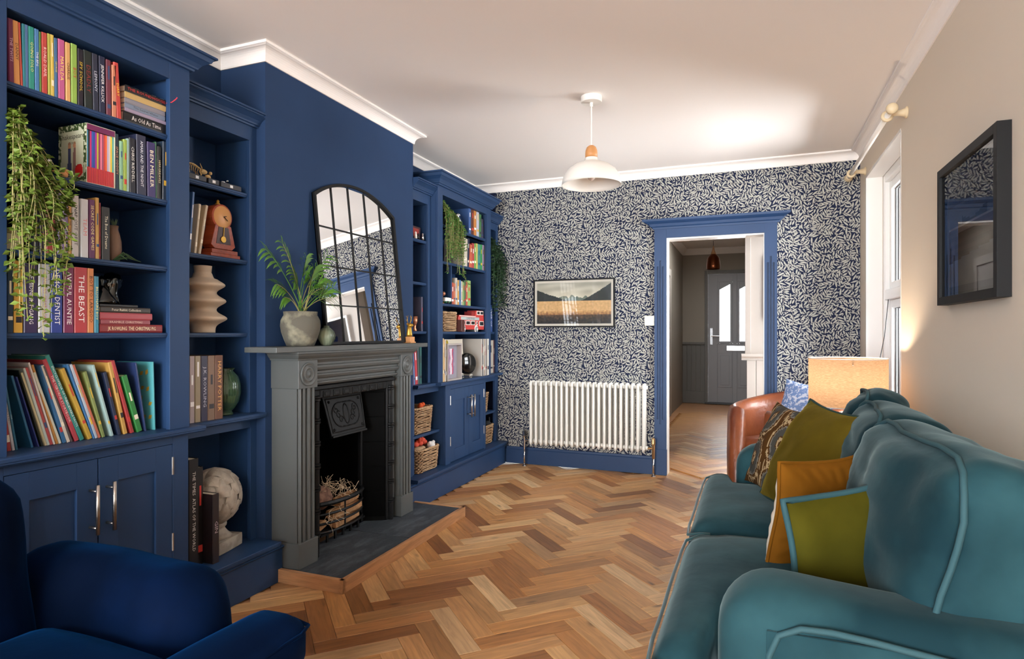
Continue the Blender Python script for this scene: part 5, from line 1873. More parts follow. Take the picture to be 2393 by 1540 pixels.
shelf_row(ROW_A, -2.17, 1.988, .128, 'of the top left shelf', 'upright paperbacks on the top left shelf', False)
shelf_row(ROW_B, -2.17, 1.727, .15, 'after the slipcase', 'books beside the slipcase')
shelf_row(ROW_C, -2.17, 1.463, .15, 'on the wooden vase shelf', 'books beside the wooden vase')
shelf_row(ROW_D, -2.17, 1.2, .155, 'on the glass sculpture shelf', 'hardbacks beside the glass sculpture')
for i, (y, t, h, lean, col, look, title, tcol) in enumerate(ROW_E):
    book(-2.25 + .045 * (y - 1.23) / .52, y, ZL + .0005, .205, t - .0006, h, lean, col, look, title, tcol, f'{look} picture book, {ORD[i]} from the near end of the leaning row', 'leaning picture books on the ledge')
tq = bpy.data.objects[ob_name] if (ob_name := max((o.name for o in bpy.data.objects if o.get('label', '').startswith('large turquoise')), default='')) else None
if tq:
    lm = MB(); rr_ = random.Random(4)
    for k in range(16):
        lx, lz, an = -.03 - .035 * (k % 4) - rr_.uniform(0, .012), .04 + .055 * (k // 4) + rr_.uniform(0, .02), rr_.uniform(.3, 1.2)
        b0 = len(lm.v)
        for u_, w_ in ((0, 0), (.5, .30), (1, 0), (.5, -.30)):
            lm.v.append((lx + (math.cos(an) * u_ - math.sin(an) * w_) * .028, -.0006, lz + (math.sin(an) * u_ + math.cos(an) * w_) * .028))
        lm.f.append((b0, b0 + 1, b0 + 2, b0 + 3))
    lo_ = lm.build('leaf_motif', flat('a8882c'), None, centre=False); lo_['kind'] = 'stuff'
    lo_.matrix_basis = world_of(tq); adopt(lo_, tq)
shelf_row(ROW_F, -2.22, ZL, .2, 'beside the green glass vase', 'thick paperbacks beside the green vase', False)
shelf_row(ROW_G, -2.18, 2.02, .2, 'of the top far shelf', 'books on the top far shelf')
shelf_row(ROW_H, -2.18, 1.742, .18, 'of the far colourful row', 'colourful far row')
shelf_row(ROW_I, -2.18, 1.423, .16, 'beyond the shelf divider', 'books by the shelf divider', False)
shelf_row(ROW_J, -2.22, ZR, .2, 'behind the mantel end', 'books behind the mantel end')
shelf_row([(y * 2.15 / 2.16, t, h, l, c, lk, ti, tc) for y, t, h, l, c, lk, ti, tc in ROW_K], -2.15, ZR, .2, 'beside the photo frame', 'comics beside the photo frame', False)
shelf_row([(y * 2.14 / 2.2, t * .95, h * .97, l, c, lk, ti, tc) for y, t, h, l, c, lk, ti, tc in ROW_L], -2.14, ZR, .29, 'of the record sleeves', 'record sleeves on the far ledge', False)
shelf_row(ROW_M, -2.2 - .03, 1.21, .18, 'in the corner bookcase', 'books in the corner bookcase')
shelf_row(ROW_N, -2.2 - .02, ZR, .2, 'on the corner ledge by the wallpaper', 'books on the corner ledge')
# single books
book(-2.29, 1.975, 1.5495, .16, .011, .272, 4.6, '3a6fb0', 'blue', '', '', 'thin tall blue book leaning beside the wooden clock', 'books beside the wooden clock')
book(-2.29, 2.004, 1.5495, .15, .012, .226, 6.5, 'd8c4a0', 'cream', '', '', 'cream book leaning between the blue book and the clock', 'books beside the wooden clock')
book(-2.29, 2.026, 1.5495, .15, .014, .228, 10, 'd2bc98', 'cream', '', '', 'pale sand book leaning nearest the wooden clock', 'books beside the wooden clock')
book(-2.28, 1.93, 1.5495, .15, .03, .14, 0, 'a82a38', 'red', '', '', 'short red book standing in front of the blue book', 'books beside the wooden clock')
book(-2.235, 3.737, 1.566, .16, .03, .262, 0, 'b83038', 'red', 'DINOSAURS', 'f0e0e0', 'red book alone on a shelf just past the chimney breast', None)
book(-2.235, 3.905, 1.2125, .16, .022, .25, 0, '5a5a72', 'violet grey', '', '', 'violet grey hardback facing the mirror past the chimney breast', None)
book(-2.20, 1.898, .2005, .22, .050, .465, 0, '17161a', 'black', 'THE TIMES  ATLAS OF THE WORLD', 'd8d4cc', 'tall black atlas in the niche beside the stone finial', None)
book(-2.215, 1.953, .2005, .20, .032, .42, 0, '131214', 'black', '', '', 'plain black boxed volume behind the atlas in the niche', None)
book(-2.165, 1.990, .2005, .17, .034, .30, 0, '2a2024', 'dark', 'GIN', 'c8b8c0', 'dark glossy hardback in front of the stone finial', None)


def flat_book(x, y0, y1, z, t, d, col, label, group, title='', tcol='', off=0, rz=0):
    """book lying on its side, spine towards +X"""
    c = .0016
    o = MB().prism([(0, t * .2), (-.002, 0), (-d, 0), (-d, c), (-.004, c), (-.004, t - c), (-d, t - c), (-d, t), (-.002, t), (0, t * .8)], 'y', y0, y1)
    ob = o.build('book', cover(col), None, centre=False)
    Mx = Matrix.Translation((x, 0, z)) @ Matrix.Translation((0, (y0 + y1) / 2, 0)) @ Matrix.Rotation(R(rz), 4, 'Z') @ Matrix.Translation((0, -(y0 + y1) / 2, 0))
    ob.matrix_basis = Mx
    tag(ob, label, 'book', group)
    pg = MB().box(-.004, -d + .002, y0 + .003, y1 - .003, c, t - c).build('pages', 'pages', None, centre=False)
    pg.matrix_basis = Mx; adopt(pg, ob)
    if title:
        tx = letter_mesh(title, t * .62, ink(tcol), 'title', 1)
        k = min(1.3, .85 * (y1 - y0) / (len(title) * .6 * t * .62))
        tx.matrix_basis = Mx @ Matrix.Translation((.0008, (y0 + y1) / 2, t / 2)) @ Matrix.Rotation(PI / 2, 4, 'Z') @ Matrix.Rotation(PI / 2, 4, 'X') @ Matrix.Diagonal((k, 1, 1, 1))
        adopt(tx, ob)
    return ob


g_ = 'flat stack on the top left shelf'
z = 1.9885
for i, (t, y1, col, lk, ti, tc) in enumerate(((.040, 1.776, '191719', 'black book at the bottom', 'As Old As Time', 'e8e4e0'), (.014, 1.770, 'a898b4', 'lilac book second from the bottom', '', ''),
        (.018, 1.764, '8494ac', 'blue grey book third from the bottom', 'The Secret Water', '303848'), (.020, 1.764, '93909a', 'grey book fourth from the bottom', '', ''),
        (.022, 1.768, 'd8b468', 'yellow book second from the top', '', ''), (.024, 1.772, '1c1a1c', 'black and red striped book on top', 'THE ROUNDHOUSE', 'c83a3a'))):
    o = flat_book(-2.172, 1.592 + (.006 if i else 0), y1, z, t - .0004, .125, col, f'{lk} of the flat stack on the top left shelf', g_, ti, tc)
    if i == 5:
        sb = MB()
        for k in range(5):
            y0_ = 1.60 + k * .036
            b0 = len(sb.v); e = t + .0003
            sb.v += [(-.002, y0_, e), (-.12, y0_ + .03, e), (-.12, y0_ + .048, e), (-.002, y0_ + .018, e)]; sb.f.append((b0, b0 + 1, b0 + 2, b0 + 3))
        so = sb.build('cover_stripe', flat('e0dcd8'), None, centre=False); so.location = o.location; adopt(so, o)
        rb = MB(); rb.tube([(-2.17, 1.768, z + .012), (-2.145, 1.772, z + .014), (-2.13, 1.778, z + .026), (-2.127, 1.782, z + .034)], .002, 5)
        rb.build('ribbon', flat('c02838'), o)
    z += t
g_ = 'flat stack under the glass sculpture'
z = 1.2005
for i, (t, y0, y1, col, lk, ti, tc) in enumerate(((.031, 1.502, 1.752, '8c2024', 'deep red book at the bottom', 'JK ROWLING  THE CHRISTMAS PIG', 'f0e0b8'), (.017, 1.505, 1.699, '9a4450', 'thin rose book second from the bottom', 'BRAMBLE CHRISTMAS', 'd8b8a8'),
        (.026, 1.503, 1.708, 'b04450', 'rose red book third from the bottom', '', ''), (.021, 1.506, 1.700, '3a3530', 'dark patterned book second from the top', 'Peter Rabbit Collection', 'd8d0b8'), (.010, 1.502, 1.648, '1e1e1e', 'thin black book on top', '', ''))):
    flat_book(-2.172, y0, y1, z, t - .0004, .15, col, f'{lk} of the stack under the dark glass sculpture', g_, ti, tc)
    z += t
ZSTACK = z

# slipcase with its thin paperbacks
sc_ = thing('slipcase', 'illustrated card slipcase holding a set of thin striped paperbacks', 'slipcase', (-2.24, 1.5, 1.7275))
y0, y1, xb, xf_ = 1.452, 1.556, -2.315, -2.168
MB().box(xb, xf_, y0, y0 + .002, 1.7275, 1.937).box(xb, xf_, y1 - .002, y1, 1.7275, 1.937).box(xb, xf_, y0 + .002, y1 - .002, 1.7275, 1.7295).box(xb, xf_, y0 + .002, y1 - .002, 1.935, 1.937).box(xb, xb + .002, y0 + .002, y1 - .002, 1.7295, 1.935).build('card_shell', flat('c9cdb8', .5), sc_)


def slipfn(u, v):
    n = noise.noise(Vector((u * 14, v * 18, 2)))
    e_ = min(u, 1 - u, v, 1 - v)
    if e_ < .10 and n > -.1: return (.22, .30, .14)
    if (u - .74) ** 2 / .02 + (v - .22) ** 2 / .012 < 1: return (.72, .12, .12)
    for cx_, w_, c_ in ((.40, .07, (.25, .28, .42)), (.58, .06, (.55, .42, .40))):
        if abs(u - cx_) < w_ * (1.25 - v) and .12 < v < .60: return c_
        if (u - cx_) ** 2 + ((v - .65) * .7) ** 2 < .0022: return (.75, .55, .42)
    return (.76, .78, .68)


o = print_panel('printed_side', attr_mat('print_matt'), None, xf_ - xb, .2095, 40, 56, clampf(slipfn))
o.location = ((xb + xf_) / 2, y0 - .0004, 1.7275); adopt(o, sc_)
text('Shakespeare', sc_, ((xb + xf_) / 2, y0 - .0009, 1.895), (PI / 2, 0, 0), .026, ink('2a2418'))
text('STORIES', sc_, ((xb + xf_) / 2, y0 - .0009, 1.872), (PI / 2, 0, 0), .011, ink('5a5038'))
o = MB().box(-2.1675, -2.167, y0 + .002, y1 - .002, 1.915, 1.935).build('top_band', flat('6a1f50'), sc_)
cols = ['3fa7d8', '2a2a2a', 'c92f7a', '3858a8', '2f4fa0', 'a8318f', 'b9b93a', '8c2f5a', 'e57f9a', 'a05070', 'c8443a', 'e8703a', 'b8b0d0', 'd8ccc0', 'e8c93a', '5aa8a0']
cn = ['sky blue', 'black', 'hot pink', 'royal blue', 'cobalt', 'purple', 'olive yellow', 'wine', 'rose pink', 'mauve', 'brick red', 'orange', 'lavender', 'cream', 'yellow', 'sea green']
wd = (y1 - y0 - .005) / 16
for i in range(16):
    ya = y0 + .0025 + i * wd
    ob = MB().box(-2.30, -2.172, ya, ya + wd - .0004, 1.7297, 1.914).build('slim_book', flat(cols[i]))
    tag(ob, f'{cn[i]} slim paperback, {ORD[i]} from the near end inside the slipcase', 'book', 'slim paperbacks in the slipcase')
    MB().box(-2.1719, -2.1714, ya + .0002, ya + wd - .0006, 1.7297, 1.785).build('spine_band', flat('c0343a'), ob)
# ================================================================ PLANTS
def leaf_quad(mb, p, d, up, ln, wd):
    """small folded leaf: 6 verts"""
    d = d.normalized(); s_ = d.cross(up)
    s_ = s_.normalized() if s_.length > 1e-4 else Vector((1, 0, 0))
    n_ = s_.cross(d)
    b = len(mb.v)
    mb.v += [tuple(p), tuple(p + d * ln * .45 + s_ * wd * .5 + n_ * wd * .12), tuple(p + d * ln), tuple(p + d * ln * .45 - s_ * wd * .5 + n_ * wd * .12)]
    mb.f += [(b, b + 1, b + 2), (b, b + 2, b + 3)]


def trailing(name, label, strands, leaf, mat, stem_mat, per, seed, pot=None, group=None):
    t = thing(name, label, 'plant', strands[0][0], 0, group)
    r_ = random.Random(seed)
    st_, lv = MB(), MB()
    for pts in strands:
        pts = [Vector(p) for p in pts]
        # smooth polyline
        dense = []
        for i in range(len(pts) - 1):
            p0 = pts[max(0, i - 1)]; p1 = pts[i]; p2 = pts[i + 1]; p3 = pts[min(len(pts) - 1, i + 2)]
            for k in range(per):
                u = k / per
                dense.append(.5 * ((2 * p1) + (p2 - p0) * u + (2 * p0 - 5 * p1 + 4 * p2 - p3) * u * u + (3 * p1 - p0 - 3 * p2 + p3) * u ** 3))
        dense.append(pts[-1])
        st_.tube(dense, .0012, 4, caps=False)
        for i in range(1, len(dense)):
            ax = (dense[i] - dense[i - 1]).normalized()
            for sg in (-1, 1):
                w = r_.uniform(0, 2 * PI)
                side = Vector((math.cos(w), math.sin(w), r_.uniform(-.3, .5)))
                leaf_quad(lv, dense[i], side + ax * .5, Vector((r_.uniform(-1, 1), r_.uniform(-1, 1), 1)), leaf[0] * r_.uniform(.7, 1.15), leaf[1] * r_.uniform(.8, 1.15))
    if pot:
        MB().lathe(pot[1], 20, pot[0]).build('pot', 'dark_pot', t, smooth=True)
    o = st_.build('stems', stem_mat, t)
    o['kind'] = 'stuff'
    o = lv.build('foliage', mat, t)
    o['kind'] = 'stuff'
    return t


rnd = random.Random(11)
strands = []
for i in range(64):
    ya = 1.205 + rnd.random() * .05
    ztop = 1.78 + rnd.random() * .13
    yb = rnd.uniform(1.19, 1.345)
    # longer strands near the camera end
    zb = rnd.uniform(1.48, 1.75) if i % 3 else rnd.uniform(1.24, 1.45)
    xo = -2.11 + rnd.uniform(-.02, .05)
    k = (yb - 1.21) / .14
    zt2 = ztop - .18 * k - .02
    strands.append([(-2.28, 1.24, 1.86), (-2.2, ya + .005, ztop - .02), (-2.14, ya + (yb - ya) * .45, max(zt2, zb + .1)), (xo, yb + rnd.uniform(-.01, .01), (zt2 + zb) / 2 - .02), (xo + rnd.uniform(-.012, .012), yb + rnd.uniform(-.02, .02), zb)])
strands.append([(-2.28, 1.24, 1.86), (-2.13, 1.23, 1.86), (-2.105, 1.262, 1.6), (-2.105, 1.268, 1.35), (-2.10, 1.272, 1.185)])
strands.append([(-2.28, 1.24, 1.86), (-2.13, 1.215, 1.86), (-2.10, 1.21, 1.6), (-2.10, 1.205, 1.4), (-2.095, 1.20, 1.26)])
trailing('trailing_plant', 'trailing green plant spilling down the near end of the tall bookcase', strands, (.025, .018), 'leaf_olive', 'stem', 6, 2, ((-2.3, 1.25, 0), [(.035, 1.728), (.05, 1.75), (.055, 1.84), (.05, 1.845)]))
strands = []
for i in range(60):
    ya = rnd.uniform(4.10, 4.36)
    k = (ya - 4.10) / .26
    zt = 2.19 - .10 * k + rnd.uniform(-.01, .03)
    zb = rnd.uniform(1.72, 1.88) + .05 * k
    if i % 9 == 0: zb = 1.66
    x_ = -2.135 + rnd.uniform(-.02, .03)
    strands.append([(-2.25, 4.2, 2.13), (-2.19, ya, zt), (x_, ya + rnd.uniform(-.01, .02), zt - .08), (x_ + .01, ya + rnd.uniform(-.02, .02), (zt + zb) / 2), (x_ + .008, ya + rnd.uniform(-.03, .03), zb)])
strands.append([(-2.2, 4.3, 2.1), (-2.12, 4.32, 1.95), (-2.11, 4.33, 1.75), (-2.11, 4.36, 1.65), (-2.10, 4.41, 1.585)])
trailing('trailing_plant', 'dense string-of-pearls plant hanging from the top far shelf', strands, (.022, .013), 'leaf_hang', 'stem', 7, 4, ((-2.26, 4.2, 0), [(.045, 2.021), (.06, 2.04), (.06, 2.12)]))
strands = []
for i in range(34):
    ya = rnd.uniform(5.03, 5.22)
    zb = rnd.uniform(1.35, 1.75)
    x_ = -2.14 + rnd.uniform(-.04, .04)
    strands.append([(-2.28, 5.1, 1.95), (-2.2, ya, 2.0 + rnd.uniform(-.05, .06)), (x_, ya + rnd.uniform(-.02, .04), 1.86), (x_, ya + rnd.uniform(-.02, .04), (1.86 + zb) / 2), (x_, ya + rnd.uniform(-.02, .03), zb)])
trailing('trailing_plant', 'dark trailing plant in the corner bookcase against the wallpaper', strands, (.035, .022), 'leaf_dark', 'leaf_dark', 5, 6, ((-2.3, 5.1, 0), [(.05, 1.8725), (.06, 1.89), (.06, 1.96)]))

# potted palm on the mantel
pp = thing('potted_palm', 'small parlour palm in a weathered grey stone pot on the mantel', 'plant', (-2.098, 2.462, 1.1345))
MB().lathe([(.058, 1.1345), (.066, 1.136), (.078, 1.165), (.092, 1.205), (.0965, 1.235), (.094, 1.262), (.084, 1.282), (.080, 1.288), (.082, 1.306), (.074, 1.306), (.072, 1.285)], 40, (-2.098, 2.462, 0)).build('pot', 'concrete_pot', pp, smooth=True)
MB().lathe([(.074, 1.292), (.0001, 1.296)], 20, (-2.098, 2.462, 0), caps=False).build('soil', pm('soil', '2a2018', .95), pp)
tips = [((-2.085, 2.215, 1.585), 1.15), ((-2.09, 2.33, 1.625), 1.1), ((-2.055, 2.615, 1.60), 1.05), ((-2.04, 2.50, 1.52), 1.1), ((-2.03, 2.43, 1.49), 1.1), ((-2.09, 2.29, 1.43), .95), ((-2.04, 2.645, 1.44), .95), ((-1.99, 2.42, 1.41), .9),
        ((-1.98, 2.54, 1.40), .9), ((-2.10, 2.56, 1.49), 1), ((-2.09, 2.40, 1.50), 1), ((-2.01, 2.60, 1.38), .85), ((-1.97, 2.47, 1.45), 1), ((-2.08, 2.33, 1.37), .8), ((-2.06, 2.46, 1.57), 1.05), ((-2.0, 2.51, 1.47), .95), ((-2.05, 2.37, 1.44), .9), ((-2.05, 2.57, 1.43), .9)]
r_ = random.Random(5)
for i, (tip, k) in enumerate(tips):
    tip = Vector(tip); base = Vector((-2.098 + r_.uniform(-.02, .02), 2.462 + r_.uniform(-.025, .025), 1.29))
    mid = base.lerp(tip, .55) + Vector((0, 0, .06 * k)) + (base - tip) * .08
    pts = []
    for j in range(13):
        u = j / 12
        pts.append(base * (1 - u) ** 2 + mid * 2 * u * (1 - u) + tip * u * u)
    fr_ = bpy.data.objects.new('frond', None); COL.objects.link(fr_); fr_.location = base; adopt(fr_, pp)
    MB().tube(pts, [.0024 - .0012 * j / 12 for j in range(13)], 5).build('stalk', 'stem' if i % 2 else 'leaf_palm', fr_)
    for j in (7, 8, 9, 10, 11, 12):
        ax = (pts[min(12, j + 1)] - pts[j - 1]).normalized()
        sd = ax.cross(Vector((.9, .2, .5))).normalized()
        for sg in (-1, 1):
            ln = .100 * k * (1 - .3 * abs(j - 9) / 4)
            p = pts[j]; d = (ax * .85 + sd * sg * .75 + Vector((r_.uniform(-.15, .15), r_.uniform(-.15, .15), r_.uniform(-.1, .15)))).normalized()
            s2 = (d.cross(Vector((.75, .3, .6)))).normalized()
            w = .006 * k
            lv = MB()
            segs = [(0, .25), (.2, .9), (.5, 1), (.78, .6), (1, .03)]
            for u, ww in segs:
                q = p + d * ln * u + Vector((0, 0, -.045 * k * u * u + .010 * u))
                if q.y > 2.33: q.x = max(q.x, -2.19)
                lv.v += [tuple(q + s2 * w * ww), tuple(q - s2 * w * ww)]
            for m_ in range(len(segs) - 1):
                lv.f.append((2 * m_, 2 * m_ + 1, 2 * m_ + 3, 2 * m_ + 2))
            lv.build('leaflet', 'leaf_palm', fr_, smooth=True)

# ================================================================ ORNAMENTS
o = MB().lathe([(.022, 1.1345), (.026, 1.137), (.040, 1.165), (.044, 1.185), (.038, 1.208), (.022, 1.224), (.013, 1.230), (.014, 1.238), (.010, 1.238)], 48, (-2.07, 2.627, 0), flute=.045, nf=12).build('bud_vase', 'olive_glaze', smooth=True)
tag(o, 'small ribbed green bud vase between the palm and the mirror', 'vase')

d_ = thing('stag_ornament', 'little gold stag bust on a wooden block at the end of the mantel', 'ornament', (-2.075, 3.47, 1.1345))
MB().box(-2.10, -2.05, 3.445, 3.495, 1.1345, 1.175).box(-2.105, -2.045, 3.44, 3.50, 1.1345, 1.143).build('block', 'beech', d_, bevel=.002)
MB().lathe([(.018, 1.175), (.020, 1.19), (.015, 1.225), (.013, 1.24), (.0005, 1.25)], 14, (-2.075, 3.468, 0)).ball((-2.068, 3.468, 1.25), .015, 8, (1.5, .8, .9)).ball((-2.08, 3.452, 1.258), .007, 6, (.6, 1.6, .6)).ball((-2.08, 3.484, 1.258), .007, 6, (.6, 1.6, .6)).build('stag_bust', 'gold', d_, smooth=True)
mb = MB()
for sg in (-1, 1):
    b_ = Vector((-2.078, 3.468 + sg * .006, 1.258))
    main = [b_, b_ + Vector((0, sg * .014, .016)), b_ + Vector((.002, sg * .018, .036)), b_ + Vector((.004, sg * .012, .056))]
    mb.tube(main, [.003, .0026, .002, .001], 5)
    for q, dv in ((1, (0, sg * .018, .014)), (2, (0, sg * .014, .016)), (2, (0, -sg * .010, .018))):
        mb.tube([main[q], main[q] + Vector(dv)], [.002, .0008], 5)
mb.build('antlers', 'gold', d_, smooth=True)

# wavy beige vase
prof = []
for i in range(61):
    u = i / 60
    z = 1.2005 + .305 * u
    r = .052
    for c_, a_, w_ in ((.215, .050, .075), (.475, .046, .075), (.715, .042, .07)):
        r += a_ * math.exp(-((u - c_) / w_) ** 2)
    if u > .80: r = .036 + (r - .036) * max(0, (1 - (u - .80) / .10)) ** .7 * .6 if u < .9 else .0355 + .003 * (u - .9) * 10
    prof.append((r, z))
prof += [(.031, 1.5055), (.030, 1.47)]
o = MB().lathe(prof, 44, (-2.33, 2.085, 0)).build('wavy_vase', 'ceramic_beige', smooth=True)
tag(o, 'matt beige vase of three bulging rings in the alcove bookcase', 'vase')

# fluted green glass vase
o = MB().lathe([(.035, .8155), (.037, .822), (.030, .834), (.045, .85), (.062, .88), (.070, .92), (.068, .96), (.058, .995), (.042, 1.015), (.035, 1.022), (.044, 1.035), (.040, 1.035), (.032, 1.02), (.055, .99), (.064, .95), (.064, .90), (.045, .855), (.02, .842)], 72, (-2.30, 2.18, 0), flute=.03, nf=24).build('fluted_vase', 'green_glass', smooth=True)
tag(o, 'fluted dark green glass vase beside the thick paperbacks', 'vase')

# stone artichoke finial
fn = thing('stone_finial', 'weathered stone artichoke finial on a square foot in the base niche', 'ornament', (-2.315, 2.135, .2))
FC = Vector((-2.315, 2.135, 0))
mb = MB().soft((.175, .175, .058), (0, 0, .0295), .006, 3)
mb.xf(Matrix.Translation((FC.x, FC.y, .2)) @ Matrix.Rotation(R(12), 4, 'Z')); mb.build('square_foot', 'stone', fn, smooth=False)
MB().lathe([(.078, .258), (.060, .275), (.047, .292), (.044, .302), (.052, .308), (.054, .318), (.044, .325), (.045, .332)], 28, (FC.x, FC.y, 0)).build('neck', 'stone', fn, smooth=True)
MB().ball((FC.x, FC.y, .445), .108, 16, (1, 1, 1.12)).build('core', 'stone', fn, smooth=True)
mb0 = MB()
for j in range(7):
    for i in range(7):
        pass
sc_m = MB()          # one scale, reused
n = 6
for a_ in range(n + 1):
    for b_ in range(n + 1):
        u, v = -1 + 2 * a_ / n, b_ / n
        w = math.sqrt(max(0, 1 - (v * 1.02 - .1) ** 4)) * .036 * (1 - .55 * v ** 3)
        sc_m.v.append((.010 * (1 - u * u) * (1 - v * .25) + .003 - (v * .085 - .03) ** 2 / .27 - (u * w) ** 2 / .22, u * w, v * .085))
for a_ in range(n):
    for b_ in range(n):
        q = a_ * (n + 1) + b_
        sc_m.f.append((q, q + 1, q + n + 2, q + n + 1))
sme = bpy.data.meshes.new('scale'); sme.from_pydata(sc_m.v, [], sc_m.f); sme.materials.append(M['stone'])
sme.polygons.foreach_set('use_smooth', [True] * len(sme.polygons))
for ring_i, (el, num) in enumerate(((-58, 7), (-32, 9), (-6, 9), (20, 9), (45, 7), (68, 4))):
    for k in range(num):
        az = 2 * PI * (k + .5 * (ring_i % 2)) / num
        e_ = R(el)
        P = FC + Vector((math.cos(az) * math.cos(e_) * .109, math.sin(az) * math.cos(e_) * .109, .445 + math.sin(e_) * .121))
        o = bpy.data.objects.new('scale', sme); COL.objects.link(o)
        o.matrix_basis = Matrix.Translation(P) @ Matrix.Rotation(az, 4, 'Z') @ Matrix.Rotation(-e_ - R(0), 4, 'Y') @ Matrix.Translation((0, 0, -.03))
        adopt(o, fn)

# plain wooden pendulum clock
ck = thing('wooden_clock', 'brown wooden mantel clock with a round dial and pendulum', 'clock', (-2.31, 2.16, 1.5495))
def ck_box(nm, mat, *a): return box(nm, mat, ck, *a)
MB().box(-2.36, -2.27, 2.075, 2.245, 1.5495, 1.565).box(-2.355, -2.275, 2.085, 2.235, 1.565, 1.585).build('stepped_base', 'clock_wood', ck, bevel=.002)
MB().prism([(2.09, 1.605), (2.11, 1.588), (2.21, 1.588), (2.23, 1.605), (2.205, 1.70), (2.115, 1.70)], 'x', -2.345, -2.285).build('case', 'clock_wood', ck, bevel=.002)
MB().prism([(2.118, 1.612), (2.202, 1.612), (2.188, 1.690), (2.132, 1.690)], 'x', -2.285, -2.2835).build('pendulum_window', pm('clock_dark', '3a2624', .5), ck)
MB().tube([(-2.281, 2.16, 1.69), (-2.281, 2.157, 1.645)], .0018, 6).lathe([(.014, 0), (.015, .002), (.014, .003)], 20, (-2.282, 2.156, 1.633), axis='x').build('pendulum', 'gold', ck)
MB().lathe([(.058, -2.345), (.06, -2.30), (.058, -2.288), (.052, -2.285)], 36, (0, 2.155, 1.738), axis='x').build('dial_case', 'clock_wood', ck, smooth=False)
MB().lathe([(.052, -2.286), (.045, -2.281), (.0001, -2.279)], 36, (0, 2.155, 1.738), axis='x', caps=False).build('dial', pm('dial_tan', 'c08a50', .45), ck, smooth=True)
MB().tube([(-2.277, 2.155, 1.738), (-2.277, 2.178, 1.722)], .0018, 5).tube([(-2.277, 2.155, 1.738), (-2.277, 2.17, 1.742)], .0018, 5).build('clock_hands', 'black_plastic', ck)
MB().lathe([(.010, 1.795), (.012, 1.800), (.006, 1.808), (.008, 1.814), (.001, 1.822)], 14, (-2.315, 2.155, 0)).build('finial', 'gold', ck, smooth=True)

# fossil skeleton display
fs = thing('fossil_display', 'miniature dinosaur skeleton display on dark bases in the alcove bookcase', 'model', (-2.29, 2.08, 1.8715))
for i, (a0, a1) in enumerate(((1.945, 2.045), (2.055, 2.115), (2.125, 2.245))):
    MB().box(-2.35, -2.262, a0, a1, 1.8715, 1.895).build('display_base', flat('26262c'), fs, bevel=.002)
    MB().box(-2.262, -2.2613, (a0 + a1) / 2 - .008, (a0 + a1) / 2 + .008, 1.877, 1.889).build('name_plate', flat('d8d8d8'), fs)
mb = MB()
sp = [Vector((-2.30, 1.95 + .1 * i / 9, 1.93 + .018 * math.sin(i / 9 * PI))) for i in range(10)]
mb.tube(sp, .004, 6)
for i in range(1, 9):
    for sg in (-1, 1):
        p_ = sp[i]
        mb.tube([p_, p_ + Vector((sg * .016, .002, -.012)), p_ + Vector((sg * .010, .004, -.028))], .0018, 5)
mb.ball((-2.295, 2.056, 1.925), .014, 8, (.8, 1.5, .8)).tube([(-2.29, 2.045, 1.935), (-2.285, 2.03, 1.955)], [.003, .001], 5)
for y_ in (1.968, 2.03):
    for sg in (-1, 1):
        mb.tube([(-2.30 + sg * .012, y_, 1.92), (-2.30 + sg * .016, y_ + .006, 1.905), (-2.30 + sg * .014, y_, 1.895)], .003, 5)
mb.build('skeleton', pm('bone', 'b89a68', .7), fs, smooth=True)
mb = MB().ball((-2.30, 2.085, 1.908), .012, 8, (1, 1.2, .9)).ball((-2.295, 2.095, 1.926), .008, 6).tube([(-2.30, 2.078, 1.905), (-2.31, 2.062, 1.90)], [.005, .001], 5)
mb.build('small_skeleton', MATS['bone'], fs, smooth=True)
mb = MB()
for y_, h_ in ((1.965, .085), (2.075, .05), (2.06, .055), (1.985, .06)):
    mb.tube([(-2.32, y_, 1.895), (-2.322, y_ + .002, 1.895 + h_)], .0009, 4)
    for k in range(6):
        w = k * 1.1
        leaf_quad(mb, Vector((-2.322, y_ + .002, 1.895 + h_ - .006 * (k // 2))), Vector((math.cos(w), math.sin(w), .2)), Vector((0, 0, 1)), .012, .004)
mb.build('model_ferns', 'leaf_dark', fs)
MB().ball((-2.29, 2.165, 1.902), .007, 6, (1, 2.2, .8)).ball((-2.285, 2.182, 1.910), .007, 6, (1, 1, .8)).build('small_skull', 'silver', fs, smooth=True)

# abstract dark glass sculpture on its stack
gs = thing('glass_sculpture', 'dark smoked glass sculpture of two twisting forms on the book stack', 'sculpture', (-2.235, 1.56, ZSTACK))
for nm, c_, prof, tw in (('flared_form', (-2.225, 1.545), [(.048, 0), (.046, .012), (.030, .045), (.016, .066), (.012, .074), (.018, .084), (.012, .098), (.001, .106)], 3), ('tall_form', (-2.245, 1.598), [(.030, 0), (.026, .02), (.022, .05), (.030, .075), (.032, .095), (.022, .115), (.001, .124)], 5)):
    mb = MB().lathe([(r, z + ZSTACK) for r, z in prof], 30, (0, 0, 0))
    for i, v in enumerate(mb.v):
        a_ = math.atan2(v[1], v[0]); r = math.hypot(v[0], v[1]); hz_ = v[2] - ZSTACK
        r *= 1 + .16 * math.sin(a_ * tw + hz_ * 60)
        a_ += hz_ * 6
        mb.v[i] = (r * math.cos(a_) + c_[0], r * math.sin(a_) + c_[1], v[2])
    mb.build(nm, 'gunmetal', gs, smooth=True)

